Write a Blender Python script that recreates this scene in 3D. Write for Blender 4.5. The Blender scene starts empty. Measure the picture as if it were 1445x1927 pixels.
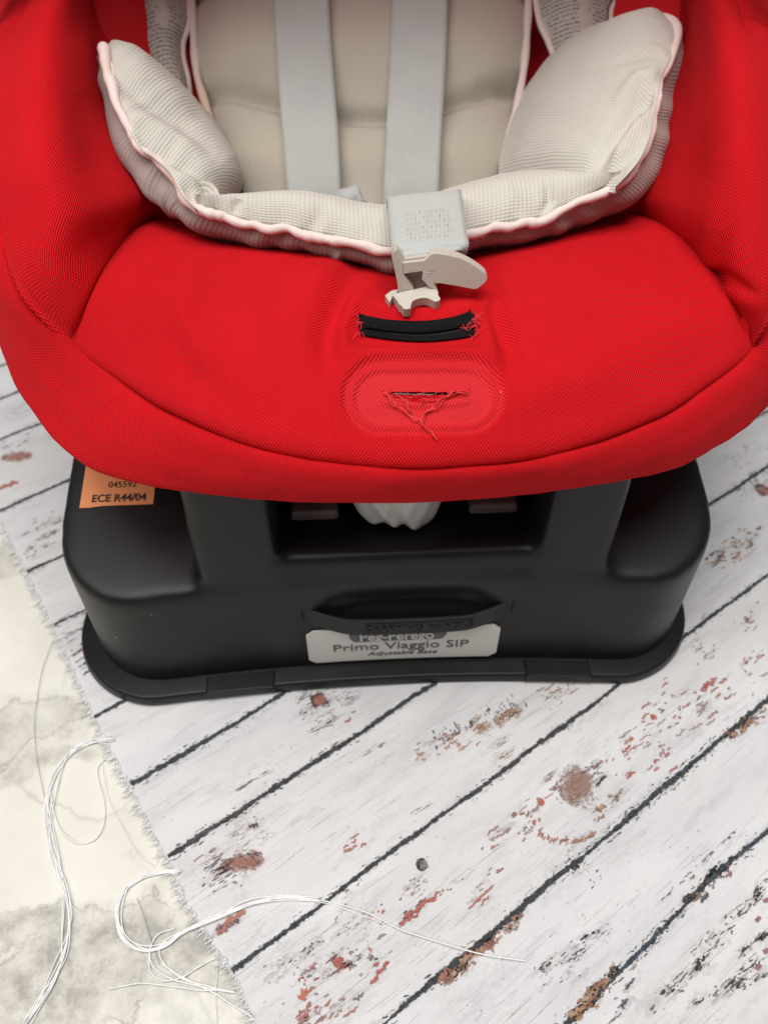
import bpy, bmesh, math, random
import numpy as np
from mathutils import Vector, Matrix, noise as mnoise

random.seed(7)
rng = np.random.default_rng(7)
R = math.radians
scene = bpy.context.scene
COL = scene.collection

# ------------------------------------------------------------------ camera
CAM_H, PITCH, FPX = 0.43, R(47.0), 1448.0      # height, downward tilt, focal length in photo pixels
W0, H0 = 1445.0, 1927.0
cd = bpy.data.cameras.new('camera')
cam = bpy.data.objects.new('camera', cd)
COL.objects.link(cam)
cam.location = (0, 0, CAM_H)
cam.rotation_euler = (math.pi / 2 - PITCH, 0, 0)
cd.sensor_fit = 'VERTICAL'
cd.sensor_height = 36.0
cd.sensor_width = 27.0
cd.lens = 36.0 * FPX / H0
cd.clip_start = 0.01
cd.clip_end = 50
cd.dof.use_dof = True
cd.dof.focus_distance = 0.372
cd.dof.aperture_fstop = 7.5
scene.camera = cam

# ------------------------------------------------------------------ world, lamps, exposure
world = bpy.data.worlds.new('World')
scene.world = world
world.use_nodes = True
bg = world.node_tree.nodes['Background']
bg.inputs[0].default_value = (0.93, 0.965, 1.0, 1)
bg.inputs[1].default_value = 0.18


def area_lamp(name, loc, target, size, size_y, power, color):
    l = bpy.data.lights.new(name, 'AREA')
    l.shape = 'RECTANGLE'
    l.size, l.size_y, l.energy, l.color = size, size_y, power, color
    o = bpy.data.objects.new(name, l)
    COL.objects.link(o)
    o.location = loc
    o.rotation_euler = (Vector(target) - Vector(loc)).to_track_quat('-Z', 'Y').to_euler()
    return o


area_lamp('window_light', (-1.0, -0.35, 1.95), (0, 0.36, 0.1), 1.4, 1.4, 25, (1.0, 0.975, 0.95))
area_lamp('ceiling_light', (0.1, 0.16, 2.3), (0, 0.3, 0.1), 1.5, 1.5, 43, (1.0, 0.98, 0.95))

scene.view_settings.view_transform = 'Standard'
scene.view_settings.look = 'None'
scene.view_settings.exposure = 0.0
scene.view_settings.gamma = 1.0
scene.view_settings.use_curve_mapping = False
scene.render.film_transparent = False

# ------------------------------------------------------------------ measuring helpers
SP, CP = math.sin(PITCH), math.cos(PITCH)


def P(px, py, z=None, d=None):
    """world point seen at photo pixel px,py, at height z or at depth d"""
    px, py = np.asarray(px, float), np.asarray(py, float)
    u = (px - W0 / 2) / FPX
    v = (H0 / 2 - py) / FPX
    dy = v * SP + CP
    dz = v * CP - SP
    if d is None:
        d = (np.asarray(z, float) - CAM_H) / dz
    return np.stack([u * d, dy * d, CAM_H + dz * d], -1)


def Q(p):
    """photo pixel of world points"""
    p = np.asarray(p, float)
    x, y, z = p[..., 0], p[..., 1], p[..., 2] - CAM_H
    d = y * CP - z * SP
    v = (y * SP + z * CP) / d
    return x / d * FPX + W0 / 2, H0 / 2 - v * FPX


def cr(pts, n, at=None):
    """smooth curve through points (any dimension), n samples"""
    p = np.asarray(pts, float)
    k = len(p)
    if at is None:
        seg = np.linalg.norm(np.diff(p[:, :2], axis=0), axis=1)
        t = np.concatenate([[0], np.cumsum(seg)])
        t /= t[-1]
    else:
        t = np.asarray(at, float)
    m = np.zeros_like(p)
    for i in range(k):
        a, b = max(i - 1, 0), min(i + 1, k - 1)
        m[i] = (p[b] - p[a]) / (t[b] - t[a])
    s = np.linspace(0, 1, n) if np.isscalar(n) else np.asarray(n, float)
    i = np.clip(np.searchsorted(t, s, side='right') - 1, 0, k - 2)
    h = (t[i + 1] - t[i])[:, None]
    x = ((s - t[i]) / (t[i + 1] - t[i]))[:, None]
    return ((2 * x**3 - 3 * x**2 + 1) * p[i] + (x**3 - 2 * x**2 + x) * h * m[i]
            + (-2 * x**3 + 3 * x**2) * p[i + 1] + (x**3 - x**2) * h * m[i + 1])


def coons(bot, top, left, right):
    n, m = len(bot), len(left)
    s = np.linspace(0, 1, n)[None, :, None]
    t = np.linspace(0, 1, m)[:, None, None]
    return ((1 - t) * bot[None] + t * top[None] + (1 - s) * left[:, None] + s * right[:, None]
            - ((1 - s) * (1 - t) * bot[0] + s * (1 - t) * bot[-1] + (1 - s) * t * top[0] + s * t * top[-1]))


def lofted(rows, n, m, at=None):
    """rows: list of (n,3) curves -> (m,n,3) smooth across rows"""
    rows = [cr(r, n) if len(r) != n else np.asarray(r, float) for r in rows]
    a = np.stack(rows, 0)
    k = len(rows)
    flat = a.reshape(k, -1)
    tt = np.linspace(0, 1, k) if at is None else at
    return cr(flat, m, at=tt).reshape(m, n, 3)


def normals(g):
    du = np.gradient(g, axis=1)
    dv = np.gradient(g, axis=0)
    n = np.cross(du, dv)
    n /= np.linalg.norm(n, axis=-1, keepdims=True) + 1e-12
    c = np.array([0, 0.0, CAM_H]) - g
    flip = np.sign((n * c).sum(-1).mean())
    return n * (flip if flip else 1)


def uvgrid(g):
    U, V = arclen(g)
    n, m = g.shape[1], g.shape[0]
    U = np.repeat(U.mean(0)[None], m, 0)
    V = np.repeat(V.mean(1)[:, None], n, 1)
    return np.stack([U, V], -1)


def arclen(g):
    du = np.linalg.norm(np.diff(g, axis=1), axis=-1)
    dv = np.linalg.norm(np.diff(g, axis=0), axis=-1)
    U = np.concatenate([np.zeros((g.shape[0], 1)), np.cumsum(du, 1)], 1)
    V = np.concatenate([np.zeros((1, g.shape[1])), np.cumsum(dv, 0)], 0)
    return U, V


def polydist(PX, PY, pts):
    """distance in photo pixels to a polyline, and the position along it 0..1"""
    best = np.full(PX.shape, 1e9)
    tt = np.zeros(PX.shape)
    p = np.asarray(pts, float)
    k = len(p) - 1
    for i in range(k):
        a, b = p[i], p[i + 1]
        ab = b - a
        t = np.clip(((PX - a[0]) * ab[0] + (PY - a[1]) * ab[1]) / (ab @ ab), 0, 1)
        dd = np.hypot(PX - a[0] - t * ab[0], PY - a[1] - t * ab[1])
        w = dd < best
        best = np.where(w, dd, best)
        tt = np.where(w, (i + t) / k, tt)
    return best, tt


def crease(PX, PY, pts, width, amp, taper=True):
    d, t = polydist(PX, PY, pts)
    f = amp * np.exp(-(d / width) ** 2)
    if taper:
        f = f * np.sin(np.pi * np.clip(t * 0.9 + 0.05, 0, 1)) ** 0.5
    return f


def vnoise(p, scale, seed=0.0):
    """smooth pseudo noise on an array of points"""
    x, y, z = (p[..., i] * scale + seed * (1.7 + i) for i in range(3))
    a = (np.sin(x * 1.0 + 1.3 * np.sin(y * 0.9 + 0.4)) + np.sin(y * 1.3 + 1.1 * np.sin(z * 1.1 + x * 0.5))
         + np.sin(z * 1.2 + 1.4 * np.sin(x * 0.8 + 2.0) + y * 0.6))
    b = (np.sin(x * 2.3 + y * 1.1 + 1.7 * np.sin(z * 1.9)) + np.sin(y * 2.1 - z * 1.6 + 1.2 * np.sin(x * 2.4)))
    return a / 3.0 * 0.7 + b / 2.0 * 0.3


def skirt(g, side, k, out, down):
    """turn an edge of a surface down into the seam behind it"""
    h = {'l': g, 'r': g[:, ::-1], 'b': np.transpose(g, (1, 0, 2)), 't': np.transpose(g, (1, 0, 2))[:, ::-1]}[side]
    e, i = h[:, 0], h[:, 3]
    o = e - i
    o /= np.linalg.norm(o, axis=1, keepdims=True) + 1e-12
    nr = normals(g)
    nn = {'l': nr[:, 0], 'r': nr[:, -1], 'b': nr[0], 't': nr[-1]}[side]
    t = (np.arange(k, 0, -1) / k)[None, :, None]
    sk = e[:, None] + o[:, None] * (out * np.clip((np.arange(len(e)) / len(e) - 0.30) * 4, 0, 1)[:, None, None]) * np.sin(t * np.pi / 2)
    sk = sk - nn[:, None] * (down * np.clip(np.arange(len(e)) / len(e) * 5 - 0.2, 0, 1)[:, None, None] if side in 'lr' else down) * t
    h = np.concatenate([sk, h], 1)
    return {'l': h, 'r': h[:, ::-1], 'b': np.transpose(h, (1, 0, 2)), 't': np.transpose(h[:, ::-1], (1, 0, 2))}[side]


def tuck(g, axis, inn, down, k=6):
    """fold the first row (axis 0) or column (axis 1) of a surface down into its seam"""
    h = g if axis == 0 else np.transpose(g, (1, 0, 2))
    e = h[0]
    o = np.array([0.0, 0.46, 0.0]) - e
    o[:, 2] = 0
    o /= np.linalg.norm(o, axis=1, keepdims=True)
    t = (np.arange(k, 0, -1) / k)[:, None, None]
    h = np.concatenate([e[None] + o[None] * inn * t + np.array([0, 0, -down]) * t, h], 0)
    return h if axis == 0 else np.transpose(h, (1, 0, 2))


def sstep(a, b, x):
    t = np.clip((x - a) / (b - a), 0, 1)
    return t * t * (3 - 2 * t)


# ------------------------------------------------------------------ object helpers
def thing(name, label, cat, loc=(0, 0, 0), group=None):
    o = bpy.data.objects.new(name, None)
    COL.objects.link(o)
    o.location = loc
    o.empty_display_size = 0.05
    tag(o, label, cat, group)
    return o


def tag(o, label=None, cat=None, group=None, kind=None):
    if label: o['label'] = label
    if cat: o['category'] = cat
    if group: o['group'] = group
    if kind: o['kind'] = kind
    return o


WORLD_OF = {}


def root_offset(o):
    v = Vector((0, 0, 0))
    while o is not None:
        v += o.location
        o = o.parent
    return v


def link(name, me, mat, parent=None, smooth=True, label=None, kind=None):
    """mesh given in world coordinates, put under its parent"""
    o = bpy.data.objects.new(name, me)
    COL.objects.link(o)
    if mat is not None:
        me.materials.append(mat)
    if smooth:
        me.polygons.foreach_set('use_smooth', np.ones(len(me.polygons), bool))
    if parent is not None:
        o.parent = parent
        o.location = -root_offset(parent)
    if label: o['label'] = label
    if kind: o['kind'] = kind
    return o


def mesh(verts, faces, uvs=None):
    me = bpy.data.meshes.new('m')
    me.from_pydata([tuple(v) for v in verts], [], faces)
    if uvs is not None:
        l = me.uv_layers.new(name='UVMap')
        idx = np.empty(len(me.loops), np.int32)
        me.loops.foreach_get('vertex_index', idx)
        l.data.foreach_set('uv', np.asarray(uvs, np.float32)[idx].ravel())
    me.update()
    return me


def grid_mesh(g, uv=None, drop=None):
    m, n = g.shape[:2]
    idx = np.arange(m * n).reshape(m, n)
    f = np.stack([idx[:-1, :-1], idx[:-1, 1:], idx[1:, 1:], idx[1:, :-1]], -1).reshape(-1, 4)
    if drop is not None:
        keep = ~(drop[:-1, :-1] & drop[1:, 1:] & drop[:-1, 1:] & drop[1:, :-1]).reshape(-1)
        f = f[keep]
    nn = np.cross(g[:, 1:][:-1] - g[:-1, :-1], g[1:, :-1] - g[:-1, :-1]).reshape(-1, 3)
    c = (np.array([0, 0, CAM_H]) - g[:-1, :-1].reshape(-1, 3))
    if (nn * c).sum() < 0:
        f = f[:, ::-1]
    if uv is None:
        uv = uvgrid(g)
    return mesh(g.reshape(-1, 3), f.tolist(), uv.reshape(-1, 2))


def tube_mesh(pts, r, seg=8, caps=True):
    p = np.asarray(pts, float)
    n = len(p)
    rad = np.full(n, r) if np.isscalar(r) else np.asarray(r, float)
    tan = np.gradient(p, axis=0)
    tan /= np.linalg.norm(tan, axis=1, keepdims=True) + 1e-12
    up = np.array([0, 0, 1.0]) if abs(tan[0][2]) < 0.9 else np.array([1.0, 0, 0])
    vs, uv = [], []
    L = 0
    a = up - tan[0] * (up @ tan[0])
    for i in range(n):
        a = a - tan[i] * (a @ tan[i])
        a /= np.linalg.norm(a) + 1e-12
        b = np.cross(tan[i], a)
        if i: L += np.linalg.norm(p[i] - p[i - 1])
        for k in range(seg):
            th = 2 * math.pi * k / seg
            vs.append(p[i] + rad[i] * (math.cos(th) * a + math.sin(th) * b))
            uv.append((L, k / seg * 2 * math.pi * 0.003))
    fs = [[i * seg + k, i * seg + (k + 1) % seg, (i + 1) * seg + (k + 1) % seg, (i + 1) * seg + k]
          for i in range(n - 1) for k in range(seg)]
    if caps:
        fs.append(list(range(seg))[::-1])
        fs.append([(n - 1) * seg + k for k in range(seg)])
    return vs, fs, uv


def tube(name, pts, r, mat, parent=None, seg=8, **kw):
    v, f, uv = tube_mesh(pts, r, seg)
    return link(name, mesh(v, f, uv), mat, parent, **kw)


def join_geo(parts):
    V, F, UV = [], [], []
    for v, f, uv in parts:
        k = len(V)
        V += list(v)
        F += [[i + k for i in q] for q in f]
        UV += list(uv)
    return V, F, UV


def add_mod_bevel(o, w, seg=2, angle=35):
    b = o.modifiers.new('bevel', 'BEVEL')
    b.width, b.segments, b.limit_method, b.angle_limit = w, seg, 'ANGLE', R(angle)
    b.harden_normals = False
    return o


# ------------------------------------------------------------------ materials
class NT:
    def __init__(self, name, rough=0.6, color=(0.5, 0.5, 0.5), sheen=0.0, spec=0.5):
        self.m = bpy.data.materials.new(name)
        self.m.use_nodes = True
        self.t = self.m.node_tree
        self.b = self.t.nodes['Principled BSDF']
        self.b.inputs['Roughness'].default_value = rough
        self.b.inputs['Base Color'].default_value = (*color, 1)
        self.b.inputs['Specular IOR Level'].default_value = spec
        if sheen:
            self.b.inputs['Sheen Weight'].default_value = sheen
            self.b.inputs['Sheen Roughness'].default_value = 0.45

    def n(self, kind, **kw):
        nd = self.t.nodes.new(kind)
        for k, v in kw.items():
            setattr(nd, k, v)
        return nd

    def l(self, a, b):
        self.t.links.new(a, b)

    def val(self, x):
        return x

    def math(self, op, a, b=None, c=None, clamp=False):
        nd = self.n('ShaderNodeMath', operation=op)
        nd.use_clamp = clamp
        for i, x in enumerate((a, b, c)):
            if x is None: continue
            if isinstance(x, (int, float)):
                nd.inputs[i].default_value = x
            else:
                self.l(x, nd.inputs[i])
        return nd.outputs[0]

    def uv(self):
        s = self.n('ShaderNodeSeparateXYZ')
        self.l(self.n('ShaderNodeTexCoord').outputs['UV'], s.inputs[0])
        return s.outputs[0], s.outputs[1]

    def obj(self):
        return self.n('ShaderNodeTexCoord').outputs['Object']

    def noise(self, scale, detail=3, rough=0.5, vec=None, dist=0.0):
        nd = self.n('ShaderNodeTexNoise')
        nd.inputs['Scale'].default_value = scale
        nd.inputs['Detail'].default_value = detail
        nd.inputs['Roughness'].default_value = rough
        nd.inputs['Distortion'].default_value = dist
        self.l(vec if vec is not None else self.obj(), nd.inputs['Vector'])
        return nd.outputs['Fac']

    def ramp(self, fac, stops):
        nd = self.n('ShaderNodeValToRGB')
        e = nd.color_ramp.elements
        while len(e) < len(stops): e.new(0.5)
        for el, (p, c) in zip(e, stops):
            el.position = p
            el.color = (*c, 1) if len(c) == 3 else c
        self.l(fac, nd.inputs[0])
        return nd.outputs[0]

    def mix(self, fac, a, b, blend='MIX'):
        nd = self.n('ShaderNodeMix', data_type='RGBA', blend_type=blend)
        for sock, x in ((nd.inputs[0], fac), (nd.inputs[6], a), (nd.inputs[7], b)):
            if isinstance(x, (int, float)): sock.default_value = x
            elif isinstance(x, tuple): sock.default_value = (*x, 1)
            else: self.l(x, sock)
        return nd.outputs[2]

    def color(self, c):
        self.l(c, self.b.inputs['Base Color'])
        return self

    def bump(self, h, strength, dist):
        nd = self.n('ShaderNodeBump')
        nd.inputs['Strength'].default_value = strength
        nd.inputs['Distance'].default_value = dist
        self.l(h, nd.inputs['Height'])
        self.l(nd.outputs[0], self.b.inputs['Normal'])
        return self

    def wave(self, x, pitch, phase=0.0):
        return self.math('COSINE', self.math('MULTIPLY_ADD', x, 2 * math.pi / pitch, phase))


def mat_red():
    a = NT('red_canvas', 0.85, sheen=0.0, spec=0.12)
    u, v = a.uv()
    wob = a.math('MULTIPLY', a.noise(60, 2), 0.0012)
    u2 = a.math('ADD', u, wob)
    h = a.math('MULTIPLY', a.wave(u2, 0.0014), a.wave(v, 0.0021))
    h = a.math('MULTIPLY_ADD', h, 0.5, 0.5)
    fine = a.noise(2600, 2)
    hh = a.math('MULTIPLY_ADD', fine, 0.25, h)
    big = a.noise(14, 3)
    c = a.mix(a.ramp(big, [(0.3, (0, 0, 0)), (0.7, (1, 1, 1))]), (0.47, 0.0012, 0.004), (0.58, 0.003, 0.007))
    c = a.mix(a.math('MULTIPLY', h, 0.62), c, (0.92, 0.020, 0.030))  # sheen on thread tops, shade in the crevices, both painted into the colour
    oval_tint = a.n('ShaderNodeAttribute', attribute_name='oval_tint').outputs['Fac']
    c = a.mix(a.math('MULTIPLY', oval_tint, 0.38), c, (0.86, 0.065, 0.075))  # paler, pinker red mixed in by the oval mask
    a.color(c)
    a.bump(hh, 1.0, 0.0007)
    return a.m


def mat_waffle(name, ribdir, col=(0.61, 0.585, 0.515), pitch=0.0024, strength=0.55, crossw=0.42):
    a = NT(name, 0.9, sheen=0.15, spec=0.15)
    u, v = a.uv()
    x, y = (u, v) if ribdir == 'u' else (v, u)
    wob = a.math('MULTIPLY_ADD', a.noise(45, 2), 0.0022, x)
    rib = a.math('MULTIPLY_ADD', a.wave(wob, pitch), 0.5, 0.5)
    rib = a.math('POWER', rib, 0.6)
    cross = a.math('MULTIPLY_ADD', a.wave(y, pitch * 0.62), 0.5, 0.5)
    h = a.math('ADD', a.math('MULTIPLY', rib, 1 - crossw), a.math('MULTIPLY', cross, crossw))
    h = a.math('MULTIPLY_ADD', a.noise(1800, 2), 0.2, h)
    c = a.mix(a.noise(18, 3), tuple(x * 0.94 for x in col), tuple(x * 1.05 for x in col))
    c = a.mix(a.math('MULTIPLY', a.math('SUBTRACT', 1.0, rib), 0.25), c, tuple(x * 0.7 for x in col))
    a.color(c)
    a.bump(h, strength, 0.0009)
    return a.m


def mat_simple(name, color, rough=0.6, spec=0.5, var=0.08, scale=60, bump=0.0, bscale=800, sheen=0.0):
    a = NT(name, rough, color, sheen=sheen, spec=spec)
    f = a.noise(scale, 4)
    a.color(a.mix(f, tuple(x * (1 - var) for x in color), tuple(min(x * (1 + var), 1) for x in color)))
    if bump:
        a.bump(a.noise(bscale, 3), bump, 0.0006)
    return a.m


def mat_plastic_black():
    a = NT('moulded_black_plastic', 0.46, spec=0.28)
    f = a.noise(9, 4)
    c = a.mix(f, (0.0065, 0.0066, 0.0067), (0.0105, 0.0106, 0.0106))
    dust = a.n('ShaderNodeTexVoronoi')
    dust.inputs['Scale'].default_value = 95
    a.l(a.obj(), dust.inputs['Vector'])
    wn = a.n('ShaderNodeTexWhiteNoise')
    a.l(dust.outputs['Position'], wn.inputs['Vector'])
    size = a.math('MULTIPLY', a.math('POWER', wn.outputs['Value'], 6.0), 0.085)
    spot = a.math('LESS_THAN', dust.outputs['Distance'], size)
    c = a.mix(a.math('MULTIPLY', spot, 0.3), c, (0.5, 0.48, 0.44))
    smear = a.ramp(a.noise(26, 5, 0.6), [(0.55, (0, 0, 0)), (0.75, (1, 1, 1))])
    c = a.mix(a.math('MULTIPLY', smear, 0.015), c, (0.35, 0.32, 0.28))
    a.color(c)
    a.l(a.math('MULTIPLY_ADD', a.noise(30, 3), 0.16, 0.32), a.b.inputs['Roughness'])
    a.bump(a.noise(1500, 2), 0.12, 0.0003)
    return a.m


def mat_webbing(name, col, fine=0.0019):
    a = NT(name, 0.62, sheen=0.1, spec=0.3)
    u, v = a.uv()
    tri = a.math('PINGPONG', u, 0.0045)
    h = a.wave(a.math('ADD', v, a.math('MULTIPLY', tri, 1.4)), fine)
    h = a.math('MULTIPLY_ADD', h, 0.5, 0.5)
    c = a.mix(a.ramp(a.noise(20, 5, 0.6), [(0.3, (0, 0, 0)), (0.7, (1, 1, 1))]), tuple(x * 0.88 for x in col), tuple(x * 1.06 for x in col))
    c = a.mix(a.math('MULTIPLY', h, 0.5), c, tuple(min(1, x * 1.25) for x in col))
    a.color(c)
    a.bump(h, 0.55, 0.0005)
    return a.m


def mat_piping():
    a = NT('pink_binding', 0.75, sheen=0.15, spec=0.2)
    f = a.noise(20, 3)
    c = a.mix(f, (0.72, 0.58, 0.54), (0.80, 0.70, 0.66))
    st = a.ramp(a.noise(13, 2, 0.5), [(0.60, (0, 0, 0)), (0.70, (1, 1, 1))])
    c = a.mix(a.math('MULTIPLY', st, 0.55), c, (0.72, 0.50, 0.30))
    a.color(c)
    h = a.math('ADD', a.noise(120, 3), a.math('MULTIPLY', a.noise(1800, 2), 0.2))
    a.bump(h, 0.5, 0.0018)
    return a.m


def mat_marble():
    a = NT('cream_marble', 0.30, spec=0.45)
    co = a.obj()
    wn = a.n('ShaderNodeTexNoise')
    wn.inputs['Scale'].default_value = 16
    wn.inputs['Detail'].default_value = 5
    wn.inputs['Roughness'].default_value = 0.6
    a.l(co, wn.inputs['Vector'])
    off = a.n('ShaderNodeVectorMath', operation='SUBTRACT')
    a.l(wn.outputs['Color'], off.inputs[0])
    off.inputs[1].default_value = (0.5, 0.5, 0.5)
    sc = a.n('ShaderNodeVectorMath', operation='SCALE')
    a.l(off.outputs[0], sc.inputs[0])
    sc.inputs['Scale'].default_value = 0.10
    wv = a.n('ShaderNodeVectorMath', operation='ADD')
    a.l(co, wv.inputs[0])
    a.l(sc.outputs[0], wv.inputs[1])
    fine = a.noise(70, 7, 0.72, co)
    base = a.mix(a.ramp(a.noise(26, 5, 0.6), [(0.3, (0, 0, 0)), (0.7, (1, 1, 1))]), (0.69, 0.66, 0.58), (0.77, 0.75, 0.685))
    tot = None
    # grey cloudy bands in the stone: photo place, half length, half width, slant, strength
    for px, py, rx, ry, sl, k in ((290, 1775, 0.075, 0.020, -8, 0.95), (110, 1890, 0.045, 0.028, 20, 0.95), (40, 1720, 0.05, 0.010, 5, 0.8),
                                  (330, 1870, 0.05, 0.018, -20, 0.6), (60, 1460, 0.05, 0.007, 25, 0.6), (120, 1300, 0.006, 0.035, 15, 0.22), (60, 1400, 0.005, 0.04, -30, 0.2),
                                  (-250, 1500, 0.12, 0.03, 30, 0.8), (-300, 1850, 0.1, 0.03, -20, 0.8), (-200, 1100, 0.12, 0.02, 20, 0.7), (150, 2300, 0.12, 0.03, 10, 0.8)):
        w = P(px, py, 0.0)
        mp = a.n('ShaderNodeMapping', vector_type='TEXTURE')
        mp.inputs['Location'].default_value = (w[0], w[1], 0)
        mp.inputs['Rotation'].default_value = (0, 0, R(sl))
        mp.inputs['Scale'].default_value = (rx, ry, 1)
        a.l(wv.outputs[0], mp.inputs['Vector'])
        fl = a.n('ShaderNodeVectorMath', operation='MULTIPLY')
        a.l(mp.outputs[0], fl.inputs[0])
        fl.inputs[1].default_value = (1, 1, 0)
        ln = a.n('ShaderNodeVectorMath', operation='LENGTH')
        a.l(fl.outputs[0], ln.inputs[0])
        d = ln.outputs['Value']
        body = a.math('MULTIPLY', a.math('SUBTRACT', 1.35, d, clamp=True), k * 1.0)
        rim = a.math('MULTIPLY', a.math('SUBTRACT', 1.0, a.math('MULTIPLY', a.math('ABSOLUTE', a.math('SUBTRACT', d, 1.0)), 15.0), clamp=True), k * 0.55)
        m = a.math('ADD', body, rim)
        tot = m if tot is None else a.math('MAXIMUM', tot, m)
    g = a.math('MULTIPLY', tot, a.math('MULTIPLY_ADD', a.ramp(fine, [(0.38, (0, 0, 0)), (0.62, (1, 1, 1))]), 0.85, 0.38), clamp=True)
    c = a.mix(g, base, (0.35, 0.33, 0.295))
    n2 = a.noise(6, 5, 0.55, co, 0.3)
    ridge = a.math('ABSOLUTE', a.math('SUBTRACT', n2, 0.5))
    vein = a.ramp(ridge, [(0.0, (1, 1, 1)), (0.004, (0.5, 0.5, 0.5)), (0.014, (0, 0, 0))])
    gate = a.ramp(a.noise(5, 2, 0.5), [(0.48, (0, 0, 0)), (0.62, (1, 1, 1))])
    c = a.mix(a.math('MULTIPLY', a.math('MULTIPLY', vein, gate), 0.6), c, (0.36, 0.34, 0.30))
    a.color(c)
    a.bump(a.noise(900, 2), 0.05, 0.0002)
    return a.m


def mat_cloth():
    a = NT('printed_cotton', 0.85, sheen=0.1, spec=0.2)
    co = a.obj()
    mp = a.n('ShaderNodeMapping')
    mp.inputs['Rotation'].default_value = (0, 0, PLANK_ANGLE * -1)
    a.l(co, mp.inputs['Vector'])
    mp2 = a.n('ShaderNodeMapping')
    mp2.inputs['Scale'].default_value = (0.25, 1.0, 1.0)
    a.l(mp.outputs[0], mp2.inputs['Vector'])
    blot = a.ramp(a.noise(24, 6, 0.65, mp2.outputs[0]), [(0.30, (0, 0, 0)), (0.70, (1, 1, 1))])
    c = a.mix(blot, (0.585, 0.58, 0.595), (0.735, 0.735, 0.735))
    warm = a.ramp(a.noise(9, 4, 0.55, mp2.outputs[0]), [(0.46, (0, 0, 0)), (0.66, (1, 1, 1))])
    c = a.mix(a.math('MULTIPLY', warm, 0.5), c, (0.69, 0.635, 0.60))
    dab = a.ramp(a.noise(75, 5, 0.7, mp2.outputs[0]), [(0.50, (0, 0, 0)), (0.70, (1, 1, 1))])
    c = a.mix(a.math('MULTIPLY', dab, 0.42), c, (0.42, 0.41, 0.42))
    dust = a.ramp(a.noise(420, 4, 0.75), [(0.60, (0, 0, 0)), (0.72, (1, 1, 1))])
    gate = a.ramp(a.noise(14, 3, 0.5, mp2.outputs[0]), [(0.46, (0, 0, 0)), (0.62, (1, 1, 1))])
    c = a.mix(a.math('MULTIPLY', a.math('MULTIPLY', dust, gate), 0.55), c, (0.24, 0.23, 0.23))
    grain = a.ramp(a.noise(190, 5, 0.7, mp2.outputs[0]), [(0.62, (0, 0, 0)), (0.72, (1, 1, 1))])
    gate2 = a.ramp(a.noise(11, 3, 0.5, mp.outputs[0]), [(0.50, (0, 0, 0)), (0.62, (1, 1, 1))])
    c = a.mix(a.math('MULTIPLY', a.math('MULTIPLY', grain, gate2), 0.6), c, (0.18, 0.18, 0.19))
    s = a.n('ShaderNodeSeparateXYZ')
    a.l(mp.outputs[0], s.inputs[0])
    h = a.math('MULTIPLY', a.wave(s.outputs[0], 0.0013), a.wave(s.outputs[1], 0.0013))
    c = a.mix(a.math('MULTIPLY_ADD', h, 0.05, 0.05), c, (0.6, 0.6, 0.62))
    a.color(c)
    a.bump(h, 0.35, 0.0003)
    return a.m


def mat_print():
    a = NT('print_ink', 0.85, spec=0.2)
    at = a.n('ShaderNodeVertexColor', layer_name='ink')
    core = a.n('ShaderNodeAttribute', attribute_name='core').outputs['Fac']
    f = a.ramp(a.noise(420, 4, 0.7), [(0.35, (0, 0, 0)), (0.65, (1, 1, 1))])
    c = a.mix(a.math('MULTIPLY', f, 0.35), at.outputs[0], a.mix(0.35, at.outputs[0], (0.55, 0.52, 0.5)))
    c = a.mix(a.math('MULTIPLY', a.ramp(a.noise(900, 3, 0.7), [(0.5, (0, 0, 0)), (0.7, (1, 1, 1))]), 0.5), c, (0.03, 0.03, 0.035))
    a.color(c)
    n1 = a.math('SUBTRACT', a.noise(1000, 3, 0.7), 0.5)
    n2 = a.math('SUBTRACT', a.noise(300, 3, 0.6), 0.5)
    m = a.math('ADD', a.math('MULTIPLY_ADD', n1, 1.1, core), a.math('MULTIPLY', n2, 1.3))
    mr = a.n('ShaderNodeMapRange', interpolation_type='SMOOTHSTEP')
    mr.inputs['From Min'].default_value = 0.28
    mr.inputs['From Max'].default_value = 0.62
    a.l(m, mr.inputs['Value'])
    a.l(a.math('MULTIPLY', a.math('MULTIPLY', mr.outputs[0], 0.88), at.outputs[1], clamp=True), a.b.inputs['Alpha'])
    return a.m


def mat_careprint():
    a = NT('printed_lining', 0.85, spec=0.2)
    u, v = a.uv()
    col = a.mix(a.noise(30, 3), (0.44, 0.40, 0.36), (0.52, 0.48, 0.43))
    line = a.math('GREATER_THAN', a.wave(a.math('ADD', v, a.math('MULTIPLY', a.noise(20, 2), 0.004)), 0.0034), -0.05)
    mp = a.n('ShaderNodeMapping')
    mp.inputs['Scale'].default_value = (1, 0.5, 1)
    a.l(a.n('ShaderNodeTexCoord').outputs['UV'], mp.inputs['Vector'])
    word = a.math('GREATER_THAN', a.noise(900, 2, 0.5, mp.outputs[0]), 0.47)
    gap = a.math('GREATER_THAN', a.noise(60, 2, 0.5, mp.outputs[0]), 0.40)
    ink = a.math('MULTIPLY', a.math('MULTIPLY', line, word), gap)
    a.color(a.mix(a.math('MULTIPLY', ink, 0.78), col, (0.10, 0.10, 0.11)))
    return a.m


# plank direction on the floor, measured on two points of one printed board joint
_a, _b = P(440, 1823, 0), P(1145, 1303, 0)
PLANK = (_b - _a)[:2] / np.linalg.norm((_b - _a)[:2])
PLANK_ANGLE = math.atan2(PLANK[1], PLANK[0])

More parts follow.
